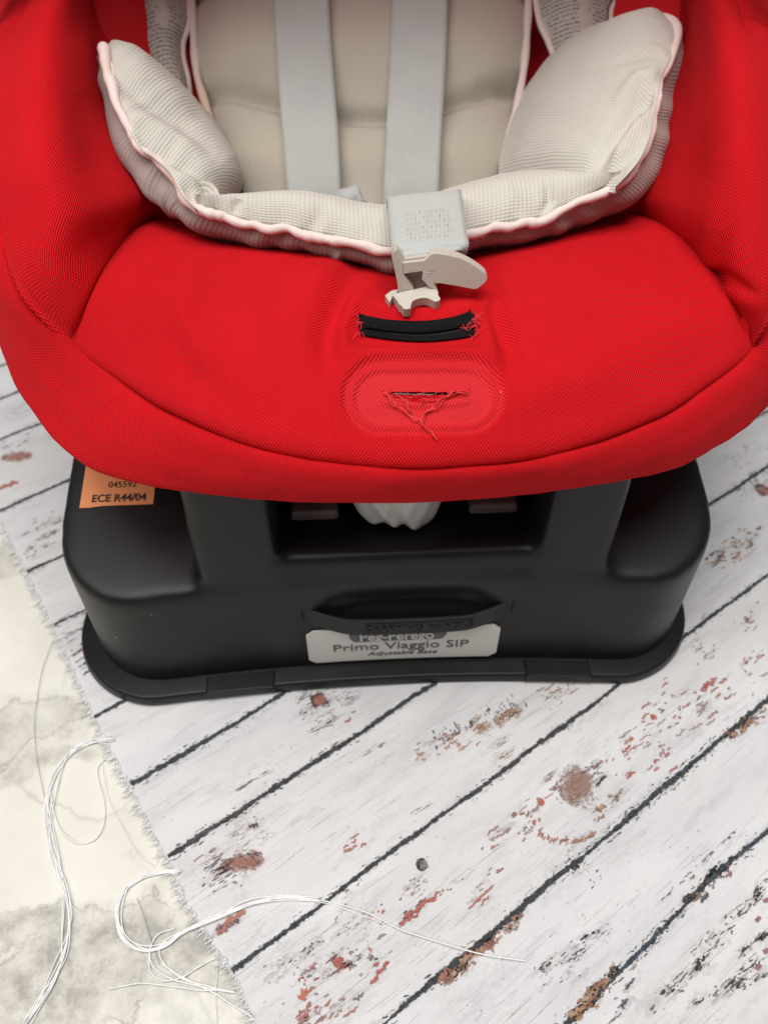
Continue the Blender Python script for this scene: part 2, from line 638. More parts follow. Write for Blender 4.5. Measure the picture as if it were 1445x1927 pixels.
RED = mat_red()
WAF_U = mat_waffle('ribbed_grey_jersey', 'u')
WAF_V = mat_waffle('ribbed_grey_jersey_crosswise', 'v')
WAF_B = mat_waffle('waffle_beige_jersey', 'u', (0.50, 0.455, 0.375), 0.0024, 0.30, 0.5)
WAF_D = mat_waffle('ribbed_rose_grey_jersey', 'u', (0.37, 0.31, 0.285), 0.0026)
BLACKP = mat_plastic_black()
WEB = mat_webbing('pale_blue_grey_webbing', (0.47, 0.48, 0.46))
BLACKTAPE = mat_simple('black_grosgrain', (0.012, 0.012, 0.013), 0.7, 0.3, 0.3, 200, 0.6, 1300)
PIPING = mat_piping()
BEIGE = mat_simple('beige_clip_plastic', (0.50, 0.455, 0.385), 0.42, 0.45, 0.06, 40, 0.05, 900)
GREYP = mat_simple('grey_knob_plastic', (0.52, 0.505, 0.48), 0.35, 0.5, 0.08, 40)
BUTTON = mat_simple('taupe_button_plastic', (0.20, 0.16, 0.155), 0.5, 0.4, 0.1, 40)
DARKIN = mat_simple('dark_shell_plastic', (0.01, 0.01, 0.011), 0.7, 0.2, 0.1, 40)
WHITELABEL = mat_simple('white_label_film', (0.60, 0.575, 0.53), 0.4, 0.4, 0.05, 50)
ORANGE = mat_simple('orange_label_film', (0.80, 0.30, 0.12), 0.5, 0.35, 0.06, 60)
INK = mat_simple('grey_label_ink', (0.10, 0.10, 0.105), 0.6, 0.2, 0.15, 300)
INKDARK = mat_simple('black_label_ink', (0.05, 0.035, 0.03), 0.6, 0.2, 0.3, 300)
LOGOGREY = mat_simple('logo_grey_ink', (0.12, 0.12, 0.12), 0.5, 0.3, 0.1, 60)
LOGOWHITE = mat_simple('logo_white_ink', (0.55, 0.53, 0.5), 0.5, 0.3, 0.05, 60)
THREAD = mat_simple('white_cotton_thread', (0.88, 0.88, 0.87), 0.6, 0.4, 0.06, 200, 0.5, 2500, 0.2)
THREADGREY = mat_simple('grey_thin_thread', (0.36, 0.36, 0.35), 0.6, 0.4, 0.1, 200)
STITCH = mat_simple('pale_stitching', (0.66, 0.66, 0.60), 0.6, 0.3, 0.05, 200)
REDTHREAD = mat_simple('red_yarn', (0.72, 0.03, 0.035), 0.75, 0.3, 0.12, 400, 0.5, 2500, 0.2)
REDIN = mat_simple('red_lining', (0.50, 0.008, 0.014), 0.8, 0.2, 0.1, 30, 0.4, 1200, 0.1)
MARBLE = mat_marble()
CLOTH = mat_cloth()
PRINT = mat_print()
CARE = mat_careprint()

# ------------------------------------------------------------------ floor
me = mesh([(-2.5, -2, 0), (2.5, -2, 0), (2.5, 3, 0), (-2.5, 3, 0)], [[0, 1, 2, 3]])
floor = link('floor', me, MARBLE, smooth=False, kind='structure')

# ------------------------------------------------------------------ printed cloth
CLOTH_Z = 0.0022
EDGE_PX = [(-130, 760), (-60, 870), (0, 985), (40, 1062), (90, 1165), (130, 1248), (180, 1360), (215, 1428), (243, 1482),
           (312, 1618), (345, 1690), (385, 1757), (438, 1838), (478, 1927), (520, 2030), (560, 2140)]


def cloth_h(x, y):
    return CLOTH_Z + 0.0007 * np.sin(23 * x + 9 * y + 1.0) * np.sin(17 * y - 6 * x) + 0.0005 * np.sin(51 * x - 30 * y)


ed = cr([(*P(a, b, CLOTH_Z)[:2],) for a, b in EDGE_PX], 300)
ed[:, 0] += 0.0006 * np.sin(np.arange(300) * 0.9) + 0.0005 * np.sin(np.arange(300) * 2.3)
ncol = 120
s = np.linspace(0, 1, ncol) ** 1.3
right = np.stack([np.full(300, 0.95), ed[:, 1]], -1)
g2 = ed[:, None] * (1 - s)[None, :, None] + right[:, None] * s[None, :, None]
# the cloth goes on beyond the far end of the measured edge
z = cloth_h(g2[..., 0], g2[..., 1])
z[:, 0] = 0.0008
g = np.concatenate([g2, z[..., None]], -1)
far = g[:1].copy()
far[..., 1] += 0.75
g = np.concatenate([far, g], 0)
backdrop = thing('printed_cloth', 'white cotton cloth printed with weathered boards, one frayed edge, under the car seat base',
                 'cloth', (0.2, 0.35, 0))
link('cloth_sheet', grid_mesh(g), CLOTH, backdrop)

# frayed fringe along the cut edge
parts = []
seglen = np.linalg.norm(np.diff(ed, axis=0), axis=1)
cum = np.concatenate([[0], np.cumsum(seglen)])
tot = cum[-1]
nf = 1900
for i in range(nf):
    q = random.random() * tot
    k = min(np.searchsorted(cum, q), 299)
    p0 = ed[k - 1] + (ed[k] - ed[k - 1]) * ((q - cum[k - 1]) / max(seglen[k - 1], 1e-9)) if k else ed[0]
    tng = ed[min(k + 2, 299)] - ed[max(k - 2, 0)]
    tng /= np.linalg.norm(tng)
    out = np.array([tng[1], -tng[0]])
    if out[0] > 0: out = -out
    clump = 0.55 + 0.45 * math.sin(q * 900 + 2 * math.sin(q * 230))
    ln = (0.0022 + 0.0035 * random.random()) * (0.45 + 0.75 * clump)
    dr = out + tng * (random.gauss(0, 0.28) + 0.35 * math.sin(q * 500))
    dr /= np.linalg.norm(dr)
    a0 = np.array([*(p0 - dr * 0.0012), 0.0026])
    a1 = np.array([*(p0 + dr * ln * 0.5 + tng * random.gauss(0, 0.0003)), 0.0016 + 0.0008 * random.random()])
    a2 = np.array([*(p0 + dr * ln + tng * random.gauss(0, 0.0005)), 0.0007 + 0.0014 * random.random()])
    parts.append(tube_mesh([a0, a1, a2], [0.00016, 0.00014, 0.00007], 3, False))
v, f, uv = join_geo(parts)
link('frayed_fringe', mesh(v, f, uv), THREAD, backdrop, kind='stuff')

# --- the printed board pattern: thin ink shapes lying on the cloth
INKV, INKF, INKC, INKE = [], [], [], []
_edge_x = lambda y: np.interp(y, ed[::-1, 1], ed[::-1, 0])
_lay = [0]


def ink_strip(up, mid, dn, mids, col, alpha=1.0):
    """ink body: border, spine and border again; the spine carries the full ink"""
    cx = np.mean(mid, axis=0)
    if cx[0] < _edge_x(cx[1]) + 0.0015: return
    k = len(INKV)
    _lay[0] = (_lay[0] + 1) % 40
    n = len(mid)
    for pts, e in ((up, [0.0] * n), (mid, mids), (dn, [0.0] * n)):
        for (x, y), c in zip(pts, e):
            INKV.append((x, y, float(cloth_h(x, y)) + 0.0003 + 0.00001 * _lay[0]))
            INKC.append((*col, alpha))
            INKE.append(c)
    for i in range(n - 1):
        INKF.append([k + i, k + i + 1, k + n + i + 1, k + n + i])
        INKF.append([k + n + i, k + n + i + 1, k + 2 * n + i + 1, k + 2 * n + i])


PERP = np.array([-PLANK[1], PLANK[0]])


def F(px, py):
    return P(px, py, CLOTH_Z)[:2]


def blotch(c, lx, ly, col, alpha=1.0, ang=0.0, nv=9, jag=0.3):
    stroke(c, lx * 2.5, ly * 2.9, col, alpha, ang, jag, 1.0)


def stroke(c, ln, wd, col, alpha=1.0, ang=0.0, jag=0.5, fat=0.0):
    """a ragged dash along the boards"""
    ca, sa = math.cos(ang), math.sin(ang)
    dx = PLANK * ca + PERP * sa
    dy = -PLANK * sa + PERP * ca
    n = 4 if ln < 0.006 and not fat else 9
    ln, wd = ln * 1.12, wd * 1.75
    up, dn, mid, me_ = [], [], [], []
    for i in range(n + 1):
        t = i / n - 0.5
        w = wd * (math.sqrt(max(0.0, 1 - (2 * t) ** 2)) if fat else 1 - (2 * t) ** 4 * 0.7)
        off = dy * random.gauss(0, wd * (0.03 if fat else 0.12))
        c0 = c + dx * ln * t + off
        mid.append(c0)
        me_.append(0.0 if i in (0, n) else 1.0)
        up.append(c0 + dy * w * random.uniform(1 - jag, 1) * 0.5)
        dn.append(c0 - dy * w * random.uniform(1 - jag, 1) * 0.5)
    ink_strip(up, mid, dn, me_, col, alpha)


JOINT = (0.010, 0.017, 0.023)
BLUE = (0.014, 0.040, 0.075)
RUST = (0.42, 0.17, 0.12)
REDDY = (0.45, 0.12, 0.095)
BROWN = (0.31, 0.17, 0.13)
SAND = (0.52, 0.33, 0.21)
GREY = (0.12, 0.12, 0.125)
INKB = (0.03, 0.035, 0.04)
MAUVE = (0.36, 0.23, 0.23)


def joint(a, b, w=0.0016, ext0=0.0, ext1=0.0, fringe=0.5, col=JOINT):
    w = w * 2.75
    a, b = F(*a), F(*b)
    d = (b - a) / np.linalg.norm(b - a)
    nrm = np.array([-d[1], d[0]])
    a = a - d * ext0
    b = b + d * ext1
    L = np.linalg.norm(b - a)
    n = int(L / 0.0012)
    ph = random.random() * 50
    prev = None
    for i in range(n + 1):
        t = i / n
        c = a + (b - a) * t
        wob = 0.0010 * mnoise.noise((t * L * 25, ph, 0)) + 0.0005 * mnoise.noise((t * L * 120, ph, 3))
        ww = w * (0.85 + 0.5 * mnoise.noise((t * L * 35, ph, 7)) + 0.35 * mnoise.noise((t * L * 300, ph, 9)))
        ww = max(ww, 0.0004)
        p0, p1 = c + nrm * (wob - ww / 2), c + nrm * (wob + ww / 2)
        if prev is not None:
            m = mnoise.noise((t * L * 8, ph, 21))
            cc = tuple(x * (1 - max(0, m)) + y * max(0, m) for x, y in zip(col, BLUE))
            ink_strip([prev[0], p0], [(prev[0] + prev[1]) / 2, (p0 + p1) / 2], [prev[1], p1], [1.0, 1.0], cc)
        prev = (p0, p1)
        if i % 3 == 0:      # soft grey halo of the print
            stroke(c + nrm * (wob + random.gauss(0, 0.0012)), 0.004 + random.random() * 0.008, 0.0012 + random.random() * 0.002, GREY, random.uniform(0.05, 0.15), random.gauss(0, 0.1))
        # ragged splinters beside the joint
        if random.random() < fringe * (0.5 + mnoise.noise((t * L * 14, ph, 33))):
            sgn = random.choice((-1, 1))
            stroke(c + nrm * (wob + sgn * (ww / 2 + random.random() * 0.0012)), 0.001 + random.random() * 0.003,
                   0.0003 + random.random() * 0.0007, random.choice((INKB, GREY, INKB, BROWN)), 0.9, random.gauss(0, 0.3))


joint((170, 1356), (236, 1318), 0.0016, 0.02, 0.15)
joint((243, 1481), (535, 1305), 0.0021, 0.02, 0.5, 0.8)
joint((312, 1616), (830, 1279), 0.0020, 0.02, 0.55, 0.5)
joint((440, 1825), (1145, 1303), 0.0018, 0.02, 0.5, 0.35)
joint((722, 1927), (1445, 1315), 0.0019, 0.1, 0.3, 0.8)
joint((1060, 1930), (1240, 1757), 0.0014, 0.1, 0.0, 1.0)
joint((1240, 1755), (1300, 1690), 0.0017, 0.0, 0.0, 1.0)
joint((1300, 1688), (1445, 1560), 0.0017, 0.0, 0.2, 1.0)
joint((0, 959), (135, 900), 0.0019, 0.05, 0.2)
joint((47, 1077), (125, 1043), 0.0017, 0.02, 0.2)
joint((95, 1178), (165, 1147), 0.0013, 0.0, 0.2, 0.9)
joint((0, 829), (82, 797), 0.0019, 0.1, 0.3)
joint((0, 752), (45, 733), 0.0018, 0.1, 0.3)
joint((0, 690), (20, 683), 0.0014, 0.1, 0.3)
joint((1280, 870), (1400, 800), 0.0012, 0.1, 0.3)
PXM = 0.37 / FPX       # metres per photo pixel near the camera


def dash_field(p0, p1, spread, n, cols, ln=(6, 30), wd=(2, 6), alpha=(0.6, 1.0), bend=0.0):
    """n dashes scattered along the photo line p0-p1 with a spread in photo pixels across it"""
    a, b = np.array(p0, float), np.array(p1, float)
    d = (b - a) / np.linalg.norm(b - a)
    nn = np.array([-d[1], d[0]])
    for _ in range(n):
        t = random.random()
        c = a + (b - a) * t + nn * random.gauss(0, spread)
        f = random.random() ** 2
        if random.random() < 0.35:
            stroke(F(*(c + rng.normal(0, 4, 2))), random.uniform(20, 60) * PXM, random.uniform(5, 14) * PXM, random.choice((GREY, MAUVE, GREY, BROWN)), random.uniform(0.05, 0.16), random.gauss(0, 0.05))
        stroke(F(*c), (ln[0] + (ln[1] - ln[0]) * f) * PXM, (wd[0] + (wd[1] - wd[0]) * random.random()) * PXM,
               random.choice(cols), random.uniform(*alpha), random.gauss(0, 0.08))


def knot(c, rx, ry, col, swirl=1.0, ring=True, ang=0.0):
    """growth rings: many short ragged arcs of mixed browns, dark on one flank"""
    c = F(*c)
    ca, sa = math.cos(ang), math.sin(ang)
    dx, dy = PLANK * ca + PERP * sa, -PLANK * sa + PERP * ca
    blotch(c, rx * PXM * 1.0, ry * PXM * 1.0, col, 0.55, ang, 16, 0.12)
    blotch(c + dx * rx * PXM * 0.2, rx * PXM * 0.7, ry * PXM * 0.6, tuple(np.clip(np.array(col) * 1.35, 0, 1)), 0.5, ang, 16, 0.2)
    for i in range(int(70 + 50 * swirl)):
        th = random.random() * 2 * math.pi
        rr = math.sqrt(random.random()) * 1.12
        if i > 70: rr = random.uniform(1.0, 1.55)
        pos = c + dx * rx * PXM * rr * math.cos(th) + dy * ry * PXM * rr * math.sin(th)
        ta = ang + math.atan2(ry * math.cos(th), -rx * math.sin(th))
        flank = math.cos(th - 2.4)
        if rr > 0.95 and flank < -0.2 and ring: continue
        dark = rr > 0.85 or random.random() < 0.25
        cc = random.choice((INKB, GREY, INKB)) if dark else tuple(np.clip(np.array(col) * random.uniform(0.5, 1.3), 0, 1))
        stroke(pos, random.uniform(5, 15) * PXM, random.uniform(1.2, 3.2) * PXM, cc, random.uniform(0.45, 0.95), ta)


REDS = (REDDY, RUST, RUST, BROWN, MAUVE, MAUVE)
DARKS = (INKB, GREY, INKB, GREY)
# large single marks
knot((458, 1622), 34, 15, (0.33, 0.125, 0.085), 1.0, True, -0.55)
dash_field((395, 1600), (410, 1650), 14, 26, DARKS + (SAND,), (8, 34), (2, 5))
dash_field((380, 1668), (450, 1650), 12, 18, DARKS, (8, 26), (2, 4))
dash_field((440, 1575), (500, 1560), 16, 60, (GREY, INKB), (2, 8), (1, 3), (0.4, 0.9))
knot((1083, 1479), 36, 29, BROWN, 1.3)
dash_field((1105, 1440), (1135, 1470), 8, 16, DARKS, (10, 34), (2, 4))
knot((600, 1318), 15, 13, RUST, 1.8)
dash_field((560, 1330), (660, 1300), 22, 90, DARKS + (BROWN,), (4, 22), (1.5, 4))
knot((795, 1628), 9, 9, (0.30, 0.25, 0.24), 1.0)
dash_field((795, 1650), (770, 1690), 8, 18, (BROWN, MAUVE, GREY), (5, 16), (2, 4))
knot((32, 861), 40, 16, RUST, 0.7, True, -0.5)
dash_field((0, 850), (60, 835), 10, 20, DARKS, (6, 22), (2, 4))
stroke(F(12, 914), 45 * PXM * 1.6, 14 * PXM * 1.6, RUST)
# red and brown flecks, board by board
dash_field((1170, 1420), (1320, 1290), 26, 34, REDS + (GREY,), (8, 44), (3, 8))
dash_field((1320, 1310), (1345, 1265), 3, 3, (REDDY,), (40, 62), (7, 10))
dash_field((1290, 1365), (1400, 1280), 14, 12, REDS, (10, 36), (4, 9))
dash_field((960, 1545), (1250, 1380), 22, 40, REDS, (8, 36), (3, 8))
dash_field((1180, 1470), (1270, 1415), 9, 9, (MAUVE, REDDY, RUST), (20, 46), (5, 9))
dash_field((900, 1610), (1010, 1520), 12, 14, REDS + (GREY,), (8, 36), (4, 9))
stroke(F(795, 1703), 86 * PXM, 11 * PXM, REDDY)
stroke(F(770, 1728), 50 * PXM, 9 * PXM, REDDY)
stroke(F(905, 1688), 74 * PXM, 7 * PXM, RUST, 0.9, 0.06)
dash_field((690, 1725), (960, 1640), 16, 28, REDS + (GREY,), (6, 28), (3, 6))
stroke(F(715, 1832), 52 * PXM, 10 * PXM, REDDY, 1, 0.1)
dash_field((560, 1860), (740, 1780), 22, 44, REDS + (INKB, GREY), (5, 26), (3, 9))
blotch(F(637, 1811), 9 * PXM, 7 * PXM, (0.42, 0.10, 0.075), 1)
blotch(F(571, 1873), 9 * PXM, 6 * PXM, (0.50, 0.15, 0.08), 1)
blotch(F(1017, 1508), 6 * PXM, 6 * PXM, (0.44, 0.12, 0.08), 1)
blotch(F(1228, 1351), 6 * PXM, 6 * PXM, (0.44, 0.10, 0.07), 1)
blotch(F(1186, 1393), 6 * PXM, 4 * PXM, (0.5, 0.15, 0.08), 1)
dash_field((560, 1920), (660, 1885), 14, 20, REDS, (8, 36), (4, 9))
dash_field((650, 1600), (675, 1580), 5, 8, (RUST, REDDY), (10, 34), (4, 9))
stroke(F(435, 1735), 66 * PXM, 16 * PXM, RUST, 1, 0.15)
dash_field((410, 1755), (460, 1720), 8, 12, REDS + (GREY,), (6, 24), (2, 6))
stroke(F(655, 1355), 20 * PXM, 8 * PXM, RUST)
# bristly sand patch
dash_field((790, 1428), (980, 1335), 9, 46, (SAND, SAND, RUST), (10, 34), (5, 12), (0.5, 0.9))
for i in range(70):
    t = random.random()
    c = np.array((815, 1400)) * (1 - t) + np.array((975, 1325)) * t + rng.normal(0, 9, 2)
    stroke(F(*c), random.uniform(5, 18) * PXM, random.uniform(1.5, 4.5) * PXM, INKB, 0.95, random.choice((1.2, 1.5, 0.2)))
dash_field((930, 1410), (960, 1425), 10, 14, (SAND, BROWN), (10, 30), (2, 4), (0.5, 0.8))
# curl below the round knot
for i in range(46):
    t = i / 45
    th = -2.7 + t * 2.6
    c = np.array((1068 + 55 * math.cos(th) * -1, 1560 - 24 * math.sin(th))) + rng.normal(0, 2.5, 2)
    stroke(F(*c), random.uniform(8, 20) * PXM, random.uniform(3, 7) * PXM, random.choice((BROWN, SAND, RUST)), 0.75, random.gauss(0.2, 0.4))
dash_field((1115, 1540), (1170, 1490), 5, 18, (BROWN, SAND), (10, 26), (4, 9), (0.5, 0.9))
# rusty undersides of the joints
dash_field((830, 1850), (985, 1720), 6, 60, (SAND, RUST, BROWN), (10, 34), (6, 13), (0.5, 0.95))
dash_field((1075, 1920), (1165, 1820), 6, 40, (SAND, RUST, (0.5, 0.3, 0.12)), (10, 30), (6, 12), (0.5, 0.95))
dash_field((1370, 1390), (1445, 1335), 5, 26, (SAND, RUST, BROWN), (10, 34), (5, 11), (0.5, 0.9))
dash_field((1290, 1700), (1390, 1600), 8, 40, (GREY, INKB, BROWN), (6, 30), (3, 9), (0.6, 0.95))
# black weathering lines
dash_field((1238, 1700), (1385, 1562), 1.2, 20, DARKS, (10, 30), (1, 3))
dash_field((1020, 1830), (1150, 1740), 9, 40, DARKS, (5, 22), (1.5, 3.5), (0.5, 0.9))
dash_field((1020, 1850), (1100, 1800), 18, 22, DARKS, (5, 16), (1.5, 3.5), (0.5, 0.9))
for a, b, n in (((1225, 1900), (1375, 1710), 22), ((1300, 1830), (1445, 1660), 30), ((1370, 1745), (1445, 1655), 18),
                ((1240, 1905), (1330, 1800), 20), ((1340, 1870), (1445, 1790), 24), ((1150, 1930), (1190, 1840), 20),
                ((1385, 1800), (1445, 1750), 22), ((1290, 1900), (1445, 1830), 26)):
    dash_field(a, b, 5, n, DARKS, (6, 30), (1.5, 4.5), (0.5, 0.9))
for c in ((1425, 1730), (1440, 1695), (1440, 1790), (1425, 1820)):
    blotch(F(*c), 6 * PXM, 3.5 * PXM, (0.30, 0.10, 0.10), 0.8)
dash_field((1130, 1650), (1060, 1600), 18, 20, DARKS, (3, 10), (2, 6), (0.5, 0.9))
dash_field((775, 1530), (810, 1515), 2, 5, DARKS, (14, 40), (1, 3))
dash_field((435, 1495), (505, 1450), 1.5, 9, DARKS, (16, 40), (1, 3))
dash_field((590, 1380), (640, 1345), 5, 12, DARKS, (10, 40), (1.5, 3.5))
dash_field((690, 1420), (720, 1400), 3, 5, DARKS, (10, 30), (2, 4))
dash_field((500, 1850), (700, 1730), 22, 60, DARKS, (3, 12), (1.5, 3.5), (0.4, 0.9))
# left strip and right strip
dash_field((70, 1000), (130, 975), 12, 20, (RUST, MAUVE, RUST, BROWN), (10, 40), (4, 9), (0.5, 0.9))
dash_field((40, 1045), (110, 1015), 10, 18, (MAUVE, RUST, GREY), (10, 40), (3, 8), (0.4, 0.8))
dash_field((140, 1235), (200, 1195), 8, 18, DARKS + (REDDY,), (8, 30), (3, 8))
dash_field((150, 1265), (180, 1225), 8, 14, DARKS + (MAUVE,), (8, 30), (3, 8))
dash_field((120, 1200), (160, 1175), 5, 14, DARKS, (8, 26), (2, 5))
dash_field((1330, 1060), (1430, 1000), 10, 44, DARKS + (SAND,), (8, 34), (3, 8))
dash_field((1340, 1065), (1390, 1045), 6, 16, (SAND, RUST), (10, 36), (5, 10), (0.6, 0.9))
knot((1436, 925), 20, 16, RUST, 1.3)
dash_field((1385, 930), (1445, 900), 12, 34, DARKS, (6, 28), (2, 5))
dash_field((1300, 1240), (1345, 1215), 16, 16, DARKS + (MAUVE,), (5, 22), (3, 7))
dash_field((1395, 1180), (1440, 1150), 12, 12, (MAUVE, RUST), (8, 28), (3, 7), (0.5, 0.9))
dash_field((1390, 1265), (1445, 1230), 12, 14, (REDDY, MAUVE), (8, 36), (4, 8), (0.6, 0.95))
dash_field((1010, 1310), (1080, 1290), 9, 16, (RUST, SAND, GREY), (8, 34), (3, 8), (0.5, 0.9))
dash_field((1360, 880), (1440, 830), 10, 18, (GREY, INKB), (8, 30), (2, 5), (0.4, 0.8))
dash_field((0, 790), (60, 765), 8, 14, (GREY, MAUVE), (8, 30), (2, 5), (0.3, 0.6))
# stray specks over the whole cloth
for i in range(1500):
    px, py = random.uniform(0, 1445), random.uniform(830, 1927)
    if mnoise.noise((px * 0.006, py * 0.009, 4.0)) < -0.05: continue
    stroke(F(px, py), random.uniform(1.5, 9) * PXM, random.uniform(1, 3.0) * PXM, random.choice((GREY, GREY, INKB, BROWN, MAUVE)),
           random.uniform(0.15, 0.6), random.gauss(0, 0.3))
for i in range(1500):
    px, py = random.uniform(-20, 1460), random.uniform(640, 1940)
    k_ = mnoise.noise((px * 0.004, py * 0.012, 9.0))
    if k_ < -0.15: continue
    stroke(F(px, py), random.uniform(15, 110) * PXM, random.uniform(0.8, 2.2) * PXM, random.choice((GREY, GREY, MAUVE, BROWN, (0.3, 0.3, 0.31))),
           random.uniform(0.10, 0.30), random.gauss(0, 0.03))
for i in range(260):
    px, py = random.uniform(-20, 1460), random.uniform(640, 1940)
    stroke(F(px, py), random.uniform(40, 150) * PXM, random.uniform(8, 26) * PXM, random.choice(((0.42, 0.41, 0.43), (0.5, 0.44, 0.42), (0.36, 0.36, 0.38))),
           random.uniform(0.03, 0.09), random.gauss(0, 0.06))
me = mesh(INKV, INKF)
ce = me.attributes.new('core', 'FLOAT', 'POINT')
ce.data.foreach_set('value', np.asarray(INKE, np.float32))
ca = me.color_attributes.new('ink', 'FLOAT_COLOR', 'POINT')
ca.data.foreach_set('color', np.asarray(INKC, np.float32).ravel())
link('printed_boards', me, PRINT, backdrop, smooth=False, kind='stuff')

# ------------------------------------------------------------------ car seat base
BO = np.array([0.004, 0.2545, 0.0])
BROT = R(3.0)
_c, _s = math.cos(BROT), math.sin(BROT)


def BW(p):
    """base-local -> world"""
    p = np.asarray(p, float)
    return np.stack([BO[0] + p[..., 0] * _c - p[..., 1] * _s, BO[1] + p[..., 0] * _s + p[..., 1] * _c, p[..., 2] + BO[2]], -1)


def bow(x):
    return 0.0075 * np.clip(1 - (np.asarray(x) / 0.15) ** 2, 0, 1)


base = thing('car_seat_base', 'black moulded plastic base standing on the printed cloth under the red car seat', 'seat base',
             tuple(BW((0, 0.2, CLOTH_Z))))


def hexa(x0, x1, y0, y1, z0, z1, inset=(0, 0, 0, 0), zt=None):
    """a block whose top is inset (left, right, front, back); zt = (front z, back z) for a sloping top"""
    zf, zb = zt if zt else (z1, z1)
    v = [(x0, y0, z0), (x1, y0, z0), (x1, y1, z0), (x0, y1, z0),
         (x0 + inset[0], y0 + inset[2], zf), (x1 - inset[1], y0 + inset[2], zf), (x1 - inset[1], y1 - inset[3], zb), (x0 + inset[0], y1 - inset[3], zb)]
    f = [[3, 2, 1, 0], [4, 5, 6, 7], [0, 1, 5, 4], [1, 2, 6, 5], [2, 3, 7, 6], [3, 0, 4, 7]]
    return v, f


def round_plan(x0, x1, y0, y1, r, z0, z1, shrink, zt=None, bowed=False, n=10):
    """prism with rounded plan corners, drawn in towards the top"""
    def ring(k):
        pts = []
        a0, a1, b0, b1 = x0 + k, x1 - k, y0 + k * 0.35, y1 - k
        for cx, cy, s in ((a0 + r, b0 + r, math.pi), (a1 - r, b0 + r, 1.5 * math.pi), (a1 - r, b1 - r, 0), (a0 + r, b1 - r, 0.5 * math.pi)):
            for i in range(n + 1):
                th = s + 0.5 * math.pi * i / n
                pts.append((cx + r * math.cos(th), cy + r * math.sin(th)))
            if s == math.pi:
                for i in range(1, 24):
                    pts.append((a0 + r + (a1 - a0 - 2 * r) * i / 24, b0))
        return np.array(pts)
    lo, hi = ring(0), ring(shrink)
    if bowed:
        for q in (lo, hi):
            fr = q[:, 1] < y0 + 0.02
            q[fr, 1] += bow(q[fr, 0])
    m = len(lo)
    zf, zb = zt if zt else (z1, z1)
    ztop = zf + (zb - zf) * np.clip((hi[:, 1] - y0) / (y1 - y0), 0, 1)
    v = [(*p, z0) for p in lo] + [(*p, zz) for p, zz in zip(hi, ztop)]
    f = [list(range(m))[::-1], list(range(m, 2 * m))]
    f += [[i, (i + 1) % m, m + (i + 1) % m, m + i] for i in range(m)]
    return v, f


# the moulded body: blocks fused and softened into one skin
blocks = [round_plan(-0.1880, 0.1925, 0.0, 0.40, 0.050, 0.004, 0.11, 0.001, zt=(0.091, 0.196), bowed=True),
          hexa(-0.108, -0.060, 0.0068, 0.30, 0.02, 0.185, (0.006, 0.0, 0.0, 0.0)),
          hexa(0.080, 0.124, 0.0058, 0.30, 0.02, 0.185, (0.0, 0.006, 0.0, 0.0)),
          hexa(-0.070, 0.095, 0.0095, 0.30, 0.02, 0.112),
          hexa(-0.070, 0.095, 0.085, 0.30, 0.02, 0.15)]
V, Fc = [], []
for v, f in blocks:
    k = len(V)
    V += v
    Fc += [[i + k for i in q] for q in f]
tmp = bpy.data.objects.new('tmp', mesh(V, Fc))
COL.objects.link(tmp)
# carve the recess between the posts after fusing, by lowering it
rm = tmp.modifiers.new('r', 'REMESH')
rm.mode, rm.voxel_size, rm.use_smooth_shade = 'VOXEL', 0.0022, True
sm = tmp.modifiers.new('s', 'SMOOTH')
sm.factor, sm.iterations = 0.5, 34
dg = bpy.context.evaluated_depsgraph_get()
me = bpy.data.meshes.new_from_object(tmp.evaluated_get(dg))
bpy.data.objects.remove(tmp)
co = np.empty(len(me.vertices) * 3)
me.vertices.foreach_get('co', co)
co = co.reshape(-1, 3)
# hollow behind the carrying strap
ex = (co[:, 0] - 0.010) / 0.047
ez = (co[:, 2] - 0.077) / 0.020
m = np.exp(-ex**4) * np.exp(-(np.clip(co[:, 2] - 0.066, -1, 1) / np.where(co[:, 2] > 0.066, 0.015, 0.008)) ** 2)
co[:, 1] += np.where(co[:, 1] < 0.045, 0.008 * m * np.clip(1 - co[:, 1] / 0.09, 0, 1), 0)
me.vertices.foreach_set('co', BW(co).ravel())
me.update()
body = link('body', me, BLACKP, base)

# flange around the foot of the base
v, f = round_plan(-0.2005, 0.2005, -0.0125, 0.412, 0.060, CLOTH_Z + 0.0008, 0.0115, 0.0015, bowed=True, n=16)
o = link('flange', mesh(BW(np.array(v)), f), BLACKP, base)
add_mod_bevel(o, 0.0018, 3, 40)
for x0, x1 in ((-0.113, -0.072), (0.084, 0.124)):
    n = 8
    xs = np.linspace(x0, x1, n)
    v, f = [], []
    for x in xs:
        yb = -0.0131 + float(bow(x))
        v += [(x, yb, 0.005), (x, yb, 0.0121), (x, yb + 0.011, 0.0126), (x, yb + 0.012, 0.005)]
    for i in range(n - 1):
        for k in range(4):
            a, b = i * 4 + k, i * 4 + (k + 1) % 4
            f.append([a, b, b + 4, a + 4])
    f += [[0, 1, 2, 3], [(n - 1) * 4 + k for k in (3, 2, 1, 0)]]
    add_mod_bevel(link('flange_tab', mesh(BW(np.array(v)), f), BLACKP, base, smooth=False), 0.0006, 2)


def front_y(x):
    return bow(x)


